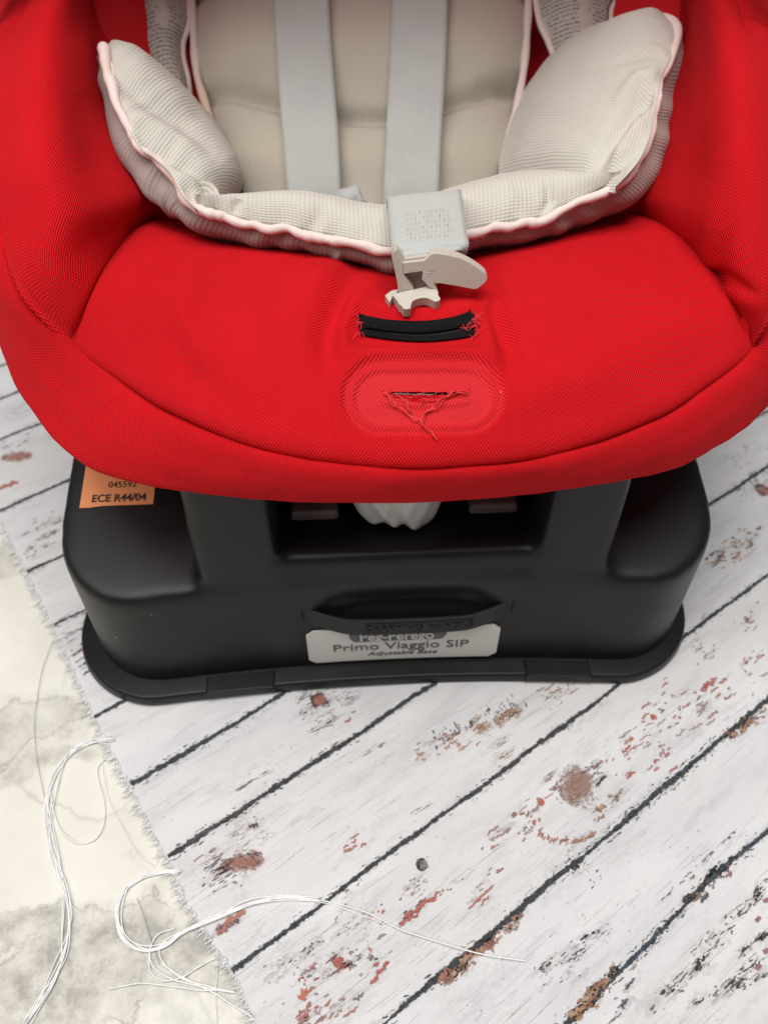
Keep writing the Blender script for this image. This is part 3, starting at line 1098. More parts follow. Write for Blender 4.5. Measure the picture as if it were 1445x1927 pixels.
def wall_patch(x0, x1, z0, z1, off, r, thick, nx=28):
    """rounded label following the bowed front wall"""
    pts = []
    for cx, cz, s in ((x0 + r, z0 + r, math.pi), (x1 - r, z0 + r, 1.5 * math.pi), (x1 - r, z1 - r, 0), (x0 + r, z1 - r, 0.5 * math.pi)):
        for i in range(7):
            th = s + 0.5 * math.pi * i / 6
            pts.append((cx + r * math.cos(th), cz + r * math.sin(th)))
    # slice into vertical strips so that it can bend
    xs = np.linspace(x0, x1, nx)
    up, lo = [], []
    for x in xs:
        dxl, dxr = x - x0, x1 - x
        e = min(dxl, dxr)
        c = r - math.sqrt(max(r * r - max(r - e, 0) ** 2, 0)) if e < r else 0.0
        up.append(z1 - c)
        lo.append(z0 + c)
    v, f = [], []
    for lay in (0, 1):
        for x, a, b in zip(xs, lo, up):
            for zz in (a, b):
                v.append((x, float(front_y(x)) + wall_lean(zz) - off + lay * thick, zz))
    for i in range(nx - 1):
        f.append([2 * i, 2 * i + 2, 2 * i + 3, 2 * i + 1])
        k = 2 * nx
        f.append([k + 2 * i, k + 2 * i + 1, k + 2 * i + 3, k + 2 * i + 2])
        f.append([2 * i, k + 2 * i, k + 2 * i + 2, 2 * i + 2])
        f.append([2 * i + 1, 2 * i + 3, k + 2 * i + 3, k + 2 * i + 1])
    k = 2 * nx
    f.append([0, 1, k + 1, k])
    f.append([k - 2, 2 * k - 2, 2 * k - 1, k - 1])
    return v, f


def wall_lean(z):
    return 0.0004 * np.clip((np.asarray(z) - 0.004) / 0.094, 0, 1)


def text_mesh(s, size, depth=0.0003, sx=1.0, shear=0.0, bold=0.0, align='CENTER'):
    c = bpy.data.curves.new('t', 'FONT')
    c.body = s
    c.size = size
    c.extrude = depth
    c.shear = shear
    c.offset = bold
    c.align_x = align
    c.resolution_u = 3
    o = bpy.data.objects.new('t', c)
    COL.objects.link(o)
    dg = bpy.context.evaluated_depsgraph_get()
    m = bpy.data.meshes.new_from_object(o.evaluated_get(dg))
    bpy.data.objects.remove(o)
    v = np.empty(len(m.vertices) * 3)
    m.vertices.foreach_get('co', v)
    v = v.reshape(-1, 3)
    v[:, 0] *= sx
    return m, v


def wall_text(name, s, size, x, z, off, mat, parent, **kw):
    m, v = text_mesh(s, size, **kw)
    X = v[:, 0] + x
    Z = v[:, 1] + z
    w = np.stack([X, front_y(X) + wall_lean(Z) - off - v[:, 2], Z], -1)
    m.vertices.foreach_set('co', BW(w).ravel())
    m.update()
    return link(name, m, mat, parent, smooth=False)


LX0, LX1, LZ0, LZ1 = -0.0500, 0.0660, 0.0160, 0.0500
v, f = wall_patch(LX0, LX1, LZ0, LZ1, 0.0013, 0.004, 0.0008)
lab = link('front_label', mesh(BW(np.array(v)), f), WHITELABEL, base, smooth=False, label='white rounded label with grey lettering below the carrying strap')
wall_text('label_text', 'Primo Viaggio SIP', 0.0105, 0.0065, 0.0275, 0.0016, INK, lab, sx=1.12, depth=0.0001)
wall_text('label_text', 'Adjustable Base', 0.0055, 0.0075, 0.0212, 0.0016, INK, lab, sx=1.22, shear=0.25, depth=0.0001)
v, f = wall_patch(-0.0245, 0.034, 0.0365, 0.0485, 0.0017, 0.005, 0.0004)
link('logo_field', mesh(BW(np.array(v)), f), LOGOGREY, lab, smooth=False)
wall_text('logo_text', 'Peg-Perego', 0.0120, 0.004, 0.0385, 0.0023, LOGOWHITE, lab, sx=0.82, depth=0.0001, bold=0.0003)

# carrying strap
n = 60
xs = np.linspace(-0.0500, 0.0705, n)
tt = np.linspace(0, 1, n)
sag = 4 * tt * (1 - tt)
front = []
for x, t, sg in zip(xs, tt, sag):
    yb = float(front_y(x)) + 0.0045 - 0.0015 - 0.0085 * min(sg * 1.5, 1) ** 0.8
    zc = 0.0632 - 0.0072 * min(1, sg * 1.05) ** 0.9
    hw = 0.0062 + 0.0008 * sg
    front.append((x, yb, zc, hw))
v, f = [], []
for x, yb, zc, hw in front:
    v += [(x, yb - 0.0005, zc - hw), (x, yb, zc + hw), (x, yb + 0.0022, zc + hw), (x, yb + 0.0018, zc - hw)]
for i in range(n - 1):
    for k in range(4):
        a, b = i * 4 + k, i * 4 + (k + 1) % 4
        f.append([a, b, b + 4, a + 4])
f += [[3, 2, 1, 0], [(n - 1) * 4 + k for k in range(4)]]
STRAPM = mat_simple('black_rubber_strap', (0.012, 0.012, 0.0125), 0.5, 0.35, 0.12, 80, 0.1, 1200)
hs = link('carrying_strap', mesh(BW(np.array(v)), f), STRAPM, base, smooth=False)
add_mod_bevel(hs, 0.0006, 2)
fx = np.array([q[0] for q in front]); fy = np.array([q[1] for q in front]); fz = np.array([q[2] for q in front])
m_, v_ = text_mesh('CARRYING HANDLE', 0.0068, depth=0.0002, sx=1.02)
X = v_[:, 0] + 0.0165
w = np.stack([X, np.interp(X, fx, fy) - 0.0006 - v_[:, 2], np.interp(X, fx, fz) + v_[:, 1] - 0.0024], -1)
m_.vertices.foreach_set('co', BW(w).ravel())
m_.update()
link('embossed_text', m_, STRAPM, hs, smooth=False)
ringp = []
for x, dz in [(x, -0.0042) for x in np.linspace(-0.014, 0.047, 14)] + [(x, 0.0042) for x in np.linspace(0.047, -0.014, 14)]:
    ringp.append((x, np.interp(x, fx, fy) - 0.0003, np.interp(x, fx, fz) + dz))
ringp.append(ringp[0])
tube('embossed_frame', BW(np.array(ringp)), 0.00035, STRAPM, hs, seg=5)
for x in (-0.0505, 0.0710):      # slits where the strap enters the wall
    v, f = hexa(x - 0.0006, x + 0.0006, float(front_y(x)) + 0.0005, float(front_y(x)) + 0.006, 0.0560, 0.0705)
    link('strap_slot', mesh(BW(np.array(v)), f), DARKIN, base, smooth=False)

# latch knob and release buttons in the recess
n, mrows = 60, 20
gg = np.zeros((mrows, n, 3))
lox = np.interp(np.linspace(-1, 1, n), [-1, -.8, -.55, -.2, .1, .4, .7, .9, 1], [.016, .007, .003, .0055, .0035, .0, .001, .0045, .012])
lox = np.convolve(np.pad(lox, 3, mode='edge'), np.ones(7) / 7, 'valid')
for i in range(mrows):
    for j in range(n):
        x = (j / (n - 1) - 0.5) * 2
        t = i / (mrows - 1)
        yy = -0.022 * math.sqrt(max(0, 1 - x * x * 0.98)) * (0.72 + 0.28 * t) + 0.0013 * math.sin(x * 9 + t * 5 + 1.5 * math.sin(x * 4 + t * 3)) + 0.0004 * math.sin(x * 15 - t * 9)
        gg[i, j] = (x * 0.0270 * (1 - 0.06 * (1 - t)), yy, lox[j] + 0.036 * t * (1 - lox[j] / 0.036))
kg = BW(gg + np.array((0.0055, 0.0425, 0.1130)))
kn = link('latch_knob', grid_mesh(kg), GREYP, base)
sol = kn.modifiers.new('t', 'SOLIDIFY')
sol.thickness, sol.offset = 0.003, -1
for x0, x1 in ((-0.0550, -0.0265), (0.0455, 0.0745)):
    v, f = hexa(x0, x1, 0.037, 0.075, 0.100, 0.1175, (0.001, 0.001, 0.002, 0))
    add_mod_bevel(link('release_button', mesh(BW(np.array(v)), f), BUTTON, base, smooth=False), 0.002, 3)

# approval sticker on the left shoulder: laid on the sloping top
def top_z(x, y):
    return 0.091 + (0.196 - 0.091) * (y - 0.0) / 0.40


SX0, SX1, SY0, SY1 = -0.1765, -0.1345, 0.0595, 0.112
nst = 8
from mathutils.bvhtree import BVHTree
dg = bpy.context.evaluated_depsgraph_get()
bvh = BVHTree.FromObject(body, dg)
boff = body.matrix_world.translation


def drop(x, y):
    """height of the body under a base-local plan point"""
    w = BW((x, y, 0.3))
    hit = bvh.ray_cast(Vector(w) - (root_offset(body)), Vector((0, 0, -1)))
    return (hit[0] + root_offset(body)).z if hit[0] else top_z(x, y)


def on_top(name, v2, lift, mat, parent, faces, thick=0.0):
    w = []
    for x, y, e in v2:
        b = np.array(BW((x, y, 0)))
        w.append((b[0], b[1], drop(x, y) + lift + e))
    return link(name, mesh(w, faces), mat, parent, smooth=False)


gx = np.linspace(SX0, SX1, nst)
gy = np.linspace(SY0, SY1, nst)
v2, f = [], []
for j, y in enumerate(gy):
    for i, x in enumerate(gx):
        yy = y + 0.0008 if (j == 0 and i > 1) else y
        v2.append((x, yy - (0.0 if j else 0.0006), 0))
for j in range(nst - 1):
    for i in range(nst - 1):
        a = j * nst + i
        f.append([a, a + 1, a + nst + 1, a + nst])
st = on_top('approval_sticker', v2, 0.0008, ORANGE, base, f)
st['label'] = 'orange approval sticker with black lettering'
st.modifiers.new('t', 'SOLIDIFY').thickness = 0.0003
for s_, size, x, y in (('ECE R44/04', 0.0066, -0.1545, 0.0622), ('045592', 0.0056, -0.1535, 0.0712)):
    m_, v_ = text_mesh(s_, size, depth=0.0001, sx=0.98, bold=0.00012 if 'E' in s_ else 0)
    w = []
    for q in v_:
        b = BW((q[0] + x, q[1] + y, 0))
        w.append((b[0], b[1], drop(q[0] + x, q[1] + y) + 0.0011 + q[2]))
    m_.vertices.foreach_set('co', np.array(w).ravel())
    m_.update()
    link('sticker_text', m_, INKDARK, st, smooth=False)

# ------------------------------------------------------------------ car seat
seat = thing('infant_car_seat', 'infant car seat in red woven fabric with pale harness straps, standing on the black base', 'car seat',
             (0.005, 0.42, 0.15))

SEAM = [(75, -60, .312), (30, 35, .302), (0, 80, .295), (-28, 200, .278), (-30, 330, .260), (-10, 440, .244), (30, 555, .226),
        (130, 655, .209), (210, 715, .203), (300, 775, .199), (480, 850, .196), (700, 886, .195), (860, 886, .195), (1050, 862, .196),
        (1250, 790, .200), (1345, 727, .204), (1425, 662, .209), (1470, 590, .224), (1494, 480, .241), (1502, 330, .261),
        (1492, 180, .281), (1452, 55, .298), (1405, 20, .304), (1370, -60, .312)]
LIP = [(-20, -60), (-60, 60), (-88, 130), (-108, 250), (-98, 380), (-72, 480), (-18, 575), (38, 735), (106, 830), (195, 890), (400, 931),
       (650, 943), (850, 939), (1050, 920), (1260, 883), (1370, 825), (1452, 750), (1512, 640), (1540, 530), (1555, 380), (1555, 230),
       (1525, 80), (1495, -10), (1465, -60)]
IL, IR = 7, 16            # where the front panel's side seams meet the rim seam
CEN = np.array([0.0, 0.46, 0.20])

# rim band: seam, roll, lip, tuck
tS = np.concatenate([[0], np.cumsum(np.linalg.norm(np.diff(np.array(SEAM)[:, :2], axis=0), axis=1))])
tS /= tS[-1]
NB = 420
sW = P(*np.array(SEAM)[:, :2].T, np.array(SEAM)[:, 2])
lW = P(*np.array(LIP, float).T, np.array(SEAM)[:, 2] - 0.030)
inw = CEN - lW
inw[:, 2] = 0
inw /= np.linalg.norm(inw, axis=1, keepdims=True)
r1 = sW * 0.68 + lW * 0.32 - inw * 0.0055 + np.array([0, 0, 0.001])
r2 = sW * 0.33 + lW * 0.67 - inw * 0.0050
r3 = lW
r4 = lW + inw * 0.016 + np.array([0, 0, -0.0065])
r5 = lW + inw * 0.045 + np.array([0, 0, -0.009])
s0 = sW + inw * 0.016 + np.array([0, 0, -0.007])
rows = [cr(r, NB, at=tS) for r in (s0, sW, r1, r2, r3, r4, r5)]
g = lofted(rows, NB, 70, at=[0, .10, .25, .48, .70, .85, 1.0])
nr = normals(g)
PX, PY = Q(g)
disp = 0.0009 * vnoise(g, 60, 2) + 0.0005 * vnoise(g, 140, 5)
g = g + nr * disp[..., None]
link('rim_panel', grid_mesh(g), RED, seat, label='rounded red rim band around the front of the seat')

# front panel
nF, mF = 430, 250
seamF = cr(np.concatenate([sW], 0), np.linspace(tS[IL], tS[IR], nF), at=tS)
leftc = [(130, 655, .209), (150, 590, .2135), (180, 525, .2165), (215, 470, .217), (245, 432, .215), (285, 412, .2095)]
rightc = [(1425, 662, .209), (1416, 625, .2125), (1396, 577, .216), (1345, 500, .2185), (1295, 437, .217), (1215, 402, .211)]
topc = [(285, 412, .2095), (350, 428, .213), (430, 455, .2145), (520, 468, .2150), (640, 485, .2135), (745, 512, .209), (860, 490, .212), (1000, 455, .215),
        (1100, 425, .2145), (1215, 402, .211)]


def curve3(c, n):
    c = np.array(cr(c, n))
    return P(c[:, 0], c[:, 1], c[:, 2])


gF = coons(seamF, curve3(topc, nF), curve3(leftc, mF), curve3(rightc, mF))
S_, T_ = np.meshgrid(np.linspace(0, 1, nF), np.linspace(0, 1, mF))
bul = (np.sin(np.pi * T_ ** 0.8) ** 0.8) * (1 - (2 * S_ - 1) ** 6)
gF[..., 2] += 0.0125 * bul
# rounded edges at the seams
nr = normals(gF)
U, V_ = arclen(gF)
eb, el, er_, et = V_, U, U[:, -1:] - U, V_[-1:] - V_
edge = 0.0036 * np.exp(-(eb / 0.0028) ** 1.5) - 0.0008 * np.exp(-((eb - 0.010) / 0.006) ** 2)
gF = gF - nr * edge[..., None]
PX, PY = Q(gF)
d_ = np.zeros_like(PX)
# broad softness of the foam
d_ += 0.0012 * vnoise(gF, 34, 1.0) * np.clip(eb / 0.02, 0, 1)
# pad puffs up at both side seams and rolls over them
d_ += (0.0030 * np.exp(-((el - 0.014) / 0.010) ** 2) + 0.0030 * np.exp(-((er_ - 0.014) / 0.010) ** 2)) * np.clip(eb / 0.035, 0, 1)
d_ -= 0.0030 * np.exp(-(el / 0.0024) ** 2) + 0.0030 * np.exp(-(er_ / 0.0024) ** 2)
# hollows and folds either side of the strap slot and the oval
d_ += crease(PX, PY, [(300, 610), (340, 680), (420, 740)], 42, -0.0045)
d_ += crease(PX, PY, [(360, 520), (345, 600), (400, 700)], 30, 0.0033)
d_ += crease(PX, PY, [(620, 690), (612, 620), (640, 555), (665, 510)], 26, -0.0066)
d_ += crease(PX, PY, [(648, 655), (645, 610), (662, 570), (700, 545)], 15, 0.0039)
d_ += crease(PX, PY, [(965, 700), (955, 640), (930, 590), (915, 540)], 24, -0.0060)
d_ += crease(PX, PY, [(930, 660), (922, 610), (912, 575)], 13, 0.0030)
d_ += crease(PX, PY, [(885, 540), (920, 552), (912, 570)], 10, 0.0033)
d_ += crease(PX, PY, [(655, 570), (720, 580), (800, 585), (900, 572)], 9, 0.0030)
d_ += crease(PX, PY, [(560, 560), (600, 520), (650, 500)], 26, 0.0030)
d_ += crease(PX, PY, [(1000, 560), (1060, 520), (1150, 480)], 34, 0.0030)
d_ += crease(PX, PY, [(1050, 640), (1120, 600), (1230, 580)], 40, -0.0027)
d_ += crease(PX, PY, [(980, 760), (1050, 720), (1150, 700)], 36, 0.0021)
d_ += crease(PX, PY, [(470, 560), (500, 640), (560, 700)], 34, 0.0018)
# the slot sits in a dip
d_ += -0.0070 * np.exp(-(((PX - 782) / 128) ** 2) ** 2) * np.exp(-(((PY - (618 + 0.0 * PX)) / 34) ** 2) ** 1.5)
d_ += crease(PX, PY, [(640, 668), (700, 655), (790, 660), (880, 655), (945, 664)], 13, 0.0018)
d_ += crease(PX, PY, [(668, 584), (730, 594), (790, 598), (850, 590), (890, 579)], 7, 0.0014)
# embossed stadium outline, two stepped grooves
sx, sy = np.abs(PX - 797), PY - (743 + (PX - 797) * -0.01)
qx = np.clip(sx - 78, 0, None)
sd = np.hypot(qx, sy * 1.02)
d_ += -0.0023 * sstep(82, 71, sd) - 0.0018 * sstep(57, 48, sd) - 0.0006 * np.exp(-((sd - 69) / 5) ** 2)
OVAL_TINT = sstep(84, 70, sd) * (0.55 + 0.45 * sstep(60, 46, sd))  # mask of the pinker tint inside the embossed oval
# torn slit lips
sl, st_ = polydist(PX, PY, [(722, 738), (760, 743), (800, 745), (850, 742), (880, 738)])
d_ += 0.0012 * np.exp(-((sl - 12) / 6) ** 2) * (PX > 715) * (PX < 885)
nr = normals(gF)
gF = gF + nr * d_[..., None]
PX, PY = Q(gF)
low = 743 + 16 * np.clip(1 - ((PX - 800) / 66) ** 2, 0, 1)
slit = (PX > 732) & (PX < 872) & (PY > 737) & (PY < low)
# dive under the cushion
k = 26
tail = np.zeros((k, nF, 3))
dirv = CEN - gF[-1]
dirv[:, 2] = 0
dirv /= np.linalg.norm(dirv, axis=1, keepdims=True)
for i in range(k):
    t = (i + 1) / k
    tail[i] = gF[-1] + dirv * (0.026 * math.sin(t * math.pi / 2)) + np.array([0, 0, -1]) * (0.040 * (1 - math.cos(t * math.pi / 2)))
gfull = np.concatenate([gF, tail], 0)
dropm = np.concatenate([slit, np.zeros((k, nF), bool)], 0)
GS = tuck(gfull, 0, 0.003, 0.007)
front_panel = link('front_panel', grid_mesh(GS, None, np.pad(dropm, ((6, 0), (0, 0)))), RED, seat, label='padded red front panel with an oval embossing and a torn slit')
wa = front_panel.data.attributes.new('oval_tint', 'FLOAT', 'POINT')
wa.data.foreach_set('value', np.pad(OVAL_TINT, ((6, k), (0, 0))).astype(np.float32).ravel())
FP_BVH = BVHTree.FromPolygons([Vector(p) for p in gfull.reshape(-1, 3)],
                              [list(map(int, q)) for q in np.stack([np.arange((mF + k) * nF).reshape(mF + k, nF)[:-1, :-1], np.arange((mF + k) * nF).reshape(mF + k, nF)[:-1, 1:],
                                                                   np.arange((mF + k) * nF).reshape(mF + k, nF)[1:, 1:], np.arange((mF + k) * nF).reshape(mF + k, nF)[1:, :-1]], -1).reshape(-1, 4)])


def on_panel(px, py, lift=0.0):
    """point of the front panel at a photo pixel, lifted off its surface"""
    d = Vector(P(px, py, d=1.0)) - Vector((0, 0, CAM_H))
    h = FP_BVH.ray_cast(Vector((0, 0, CAM_H)), d.normalized())
    if h[0] is None:
        return np.array(P(px, py, 0.21))
    n = h[1] if h[1].dot(d) < 0 else -h[1]
    return np.array(h[0] + n * lift)


# what shows inside the slit
def strip_on_panel(pts_top, pts_bot, lift, n=24, mid=3, crown=0.0):
    a, b = cr(pts_top, n), cr(pts_bot, n)
    g = np.zeros((mid, n, 3))
    for i in range(mid):
        t = i / (mid - 1)
        for j in range(n):
            p = a[j] * (1 - t) + b[j] * t
            g[i, j] = on_panel(p[0], p[1], lift + crown * math.sin(math.pi * t))
    return g


gs = strip_on_panel([(716, 742.5), (800, 743.5), (886, 742.5)], [(716, 766), (800, 770), (886, 766)], -0.0010, 40, 8)
gs += rng.normal(0, 0.00012, gs.shape)
link('slit_backing', grid_mesh(gs), RED, seat)
gs = strip_on_panel([(712, 726), (800, 727), (890, 726)], [(712, 760), (800, 762), (890, 760)], -0.0050, 30, 6)
link('slit_backing', grid_mesh(gs), REDIN, seat)
gs = strip_on_panel([(742, 738), (780, 739), (822, 739)], [(742, 741), (780, 742.5), (822, 742)], -0.0015, 20, 3)
link('slit_lining', grid_mesh(gs), WHITELABEL, seat)
gs = strip_on_panel([(826, 741), (850, 741)], [(828, 750), (848, 750)], -0.0022, 10, 3)
link('slit_webbing', grid_mesh(gs), BLACKTAPE, seat)


def panel_thread(pts, r, name, mat, lift=0.0012, n=60, wob=1.2):
    c = cr(pts, n)
    ph = random.random() * 9
    w = [on_panel(p[0] + wob * math.sin(i * 0.5 + ph), p[1] + wob * math.cos(i * 0.37 + ph), lift + 0.0008 * math.sin(i * 0.21 + ph)) for i, p in enumerate(c)]
    return tube_mesh(w, r, 5)


tp = []
for dx in (-2, 1, 3):
    tp.append(panel_thread([(724 + dx, 738), (735 + dx * 1.3, 755), (758 + dx, 775), (785 + dx * .6, 795), (800 + dx * .3, 806), (822, 829)], 0.00029, 't', None))
for dx in (-1, 2):
    tp.append(panel_thread([(738 + dx, 741), (758 + dx, 752), (772 + dx, 775), (788 + dx, 793), (796, 803)], 0.00026, 't', None))
for dx in (-2, 0, 3):
    tp.append(panel_thread([(880, 740 + dx), (855, 738 + dx), (838 + dx, 752), (815, 768 + dx), (799, 782 + dx), (793 + dx, 800)], 0.00031, 't', None))
for i in range(26):
    x = random.uniform(722, 880)
    y = 738 + 3 * random.random() + (12 if random.random() < 0.5 and 745 < x < 860 else 0)
    tp.append(panel_thread([(x, y), (x + random.gauss(0, 7), y + random.uniform(2, 9)), (x + random.gauss(0, 10), y + random.uniform(4, 12))], 0.00014, 't', None, 0.0006, 8, 0.4))
for i in range(40):
    side = random.random() < 0.5
    x = random.gauss(672, 3) if side else random.gauss(893, 3)
    y = random.uniform(596, 640)
    tp.append(panel_thread([(x, y), (x + random.gauss(0, 6), y + random.gauss(0, 4)), (x + random.gauss(0, 9), y + random.gauss(0, 6))], 0.00014, 't', None, 0.0016, 8, 0.4))
v, f, uv = join_geo(tp)
link('torn_yarn', mesh(v, f, uv), REDTHREAD, seat, label='frayed red yarn hanging from the slit', kind='stuff')

# lint caught in the weave
tp = []
for i in range(3):
    x, y = random.uniform(180, 1380), random.uniform(480, 860)
    a_ = random.uniform(0, 6.3)
    l_ = random.uniform(1.0, 2.4)
    tp.append(panel_thread([(x, y), (x + l_ * math.cos(a_), y + l_ * math.sin(a_)), (x + l_ * 1.6 * math.cos(a_ + 0.9), y + l_ * 1.6 * math.sin(a_ + 0.9))], 0.00008, 't', None, 0.0005, 8, 0.2))
v, f, uv = join_geo(tp)
link('lint', mesh(v, f, uv), STITCH, seat, kind='stuff')

# black bound slot for the crotch strap
def ribbon(top, bot, lift, crown, nx=70, ny=7):
    g = strip_on_panel(top, bot, lift, nx, ny, crown)
    g[:, 0] += rng.normal(0, 0.0006, (ny, 3))
    g[:, -1] += rng.normal(0, 0.0006, (ny, 3))
    return g


slot = link('strap_slot_gap', grid_mesh(ribbon([(676, 612), (740, 622), (800, 622), (890, 606)], [(678, 626), (740, 636), (800, 636), (893, 620)], 0.0002, 0.0)), DARKIN, seat)
tapeU = NT('x', 0.7)
bpy.data.materials.remove(tapeU.m)


def mat_tape():
    a = NT('ribbed_black_tape', 0.7, spec=0.12)
    u, v = a.uv()
    h = a.math('MULTIPLY_ADD', a.wave(u, 0.00125), 0.5, 0.5)
    a.color(a.mix(a.noise(300, 3), (0.004, 0.004, 0.0045), (0.010, 0.010, 0.011)))
    a.bump(h, 0.8, 0.0005)
    return a.m


TAPE = mat_tape()
for tpx, btx in (([(672, 592), (730, 603), (790, 606), (850, 598), (884, 587)], [(674, 618), (735, 627), (795, 630), (850, 623), (893, 611)]),
                 ([(678, 621), (740, 633), (800, 636), (850, 631), (893, 619)], [(679, 634), (740, 643), (800, 646), (850, 642), (893, 635)])):
    b = link('slot_binding', grid_mesh(ribbon(tpx, btx, 0.0013, 0.0007)), TAPE, seat)
    sl_ = b.modifiers.new('t', 'SOLIDIFY')
    sl_.thickness, sl_.offset = 0.0008, -1

# side panels
def side_panel(stations, seam_ids, front_curve, mirror):
    """stations: seam point, three points across, inner edge (all px,py,z)"""
    rows = []
    for st in stations:
        a = np.array(st, float)
        rows.append(P(a[:, 0], a[:, 1], a[:, 2]))
    A = np.stack(rows, 0)              # stations, 5, 3
    k = A.shape[0]
    # inner dive
    inner = A[:, -1]
    dirv = CEN + np.array([0, 0.06, 0]) - inner
    dirv[:, 2] = 0
    dirv /= np.linalg.norm(dirv, axis=1, keepdims=True)
    d1 = inner + dirv * 0.016 + np.array([0, 0, -0.014])
    d2 = inner + dirv * 0.026 + np.array([0, 0, -0.045])
    A = np.concatenate([A, d1[:, None], d2[:, None]], 1)
    n, m = 150, 260
    along = np.concatenate([[0], np.cumsum(np.linalg.norm(np.diff(A[:, 0], axis=0), axis=1) + np.linalg.norm(np.diff(A[:, 3], axis=0), axis=1))])
    along /= along[-1]
    B = cr(A.reshape(k, -1), m, at=along).reshape(m, 7, 3)
    C = np.transpose(B, (1, 0, 2)).reshape(7, -1)
    G = cr(C, n, at=[0, .16, .33, .5, .68, .82, 1.0]).reshape(n, m, 3)
    return np.transpose(G, (1, 0, 2))     # along, across


OFFS = {5: (0, .006, .005, -.003, -.014), 6: (0, .004, .002, -.003, -.010)}


def zs(z, k):
    return [z + o for o in OFFS.get(k, (0, .006, .004, -.007, -.024))]


Lst = []
for k_, (pts, z) in enumerate(((((75, -60), (110, -60), (140, -58), (165, -50), (185, -40)), .312),
                 (((30, 35), (75, 38), (120, 36), (160, 36), (192, 45)), .302),
                 (((0, 80), (55, 95), (110, 100), (165, 100), (205, 105)), .295),
                 (((-28, 200), (45, 208), (115, 212), (175, 214), (228, 218)), .278),
                 (((-30, 330), (55, 325), (135, 312), (205, 305), (270, 305)), .260),
                 (((-10, 440), (75, 415), (150, 395), (225, 375), (290, 360)), .244),
                 (((30, 555), (95, 505), (160, 460), (220, 425), (285, 395)), .228))):
    Lst.append([(*p, zz) for p, zz in zip(pts, zs(z, k_))])
c5 = cr(leftc, 5)
Lst.append([tuple(q) for q in c5 + np.array([-3, 0, -0.003])])
Rst = []
for k_, (pts, z) in enumerate(((((1370, -60), (1340, -60), (1310, -55), (1290, -50), (1262, -40)), .312),
                 (((1405, 20), (1370, 20), (1335, 20), (1300, 24), (1270, 32)), .304),
                 (((1452, 55), (1400, 70), (1350, 80), (1310, 85), (1272, 95)), .298),
                 (((1492, 180), (1420, 190), (1360, 192), (1305, 195), (1255, 200)), .281),
                 (((1502, 330), (1425, 325), (1350, 310), (1285, 300), (1222, 295)), .261),
                 (((1494, 480), (1420, 445), (1345, 410), (1275, 380), (1205, 360)), .242),
                 (((1470, 590), (1410, 530), (1345, 475), (1285, 430), (1210, 388)), .227))):
    Rst.append([(*p, zz) for p, zz in zip(pts, zs(z, k_))])
c5 = cr(rightc, 5)
Rst.append([tuple(q) for q in c5 + np.array([3, 0, -0.003])])
for st, side in ((Lst, 'l'), (Rst, 'r')):
    G = side_panel(st, None, None, side == 'r')
    nr = normals(G)
    U, V_ = arclen(G)
    e = U
    d = -0.0022 * np.exp(-(e / 0.0035) ** 1.5) + 0.0010 * vnoise(G, 30, 3.0 + (side == 'r'))
    endd = V_[-1:] - V_
    d -= 0.0030 * np.exp(-(endd / 0.0030) ** 1.5)
    PX, PY = Q(G)
    if side == 'l':
        d += crease(PX, PY, [(160, 170), (168, 250), (178, 340)], 40, -0.0024)
        d += crease(PX, PY, [(215, 250), (220, 330), (250, 390)], 28, 0.0018)
        d += crease(PX, PY, [(60, 250), (110, 330), (120, 420)], 50, 0.0018)
    else:
        d += crease(PX, PY, [(1345, 500), (1385, 512), (1430, 545)], 11, -0.0030)
        d += crease(PX, PY, [(1352, 530), (1395, 538), (1432, 570)], 13, 0.0018)
        d += crease(PX, PY, [(1395, 18), (1410, 45), (1430, 60)], 9, -0.003)
        d += crease(PX, PY, [(1310, 220), (1300, 300), (1260, 370)], 34, -0.0020)
        d += crease(PX, PY, [(1370, 150), (1390, 260), (1380, 380)], 50, 0.0018)
    G = G + nr * d[..., None]
    # the end of the side panel is sewn to the edge of the front panel
    col = gfull[:, 0 if side == 'l' else -1]
    u = np.linspace(0, 1, G.shape[1])
    row = np.where(u <= 0.68, np.interp(u, [0, .16, .33, .5, .68], [0, .25, .5, .75, 1.0]) * (mF - 1), (mF - 1) + (u - 0.68) / 0.32 * (len(gfull) - mF))
    i0 = np.clip(row.astype(int), 0, len(gfull) - 2)
    fr = (row - i0)[:, None]
    want = col[i0] * (1 - fr) + col[i0 + 1] * fr
    al = np.linspace(0, 1, G.shape[0])[:, None, None]
    G = G + (want - G[-1])[None] * sstep(0.72, 1.0, al)
    G = tuck(G, 1, 0.003, 0.007)
    link('side_panel', grid_mesh(G), RED, seat,
         label='red side bolster cover ' + ('beside the pointed cushion corner' if side == 'l' else 'beside the rounded cushion corner'))

# interior lining and shell
ny, nx = 60, 90
G = np.zeros((ny, nx, 3))
for i in range(ny):
    t = i / (ny - 1)
    y = 0.40 + 0.36 * t
    zc = 0.135 + 0.16 * t
    for j in range(nx):
        x = (j / (nx - 1) - 0.5) * 2
        up = sstep(0.50, 1.0, abs(x))
        half = 0.195
        G[i, j] = (x * half, y - 0.03 * up, zc + 0.070 * up * (1 - 0.35 * t))
G = G + normals(G) * (0.003 * vnoise(G, 40, 2))[..., None]
link('inner_lining', grid_mesh(G), REDIN, seat)
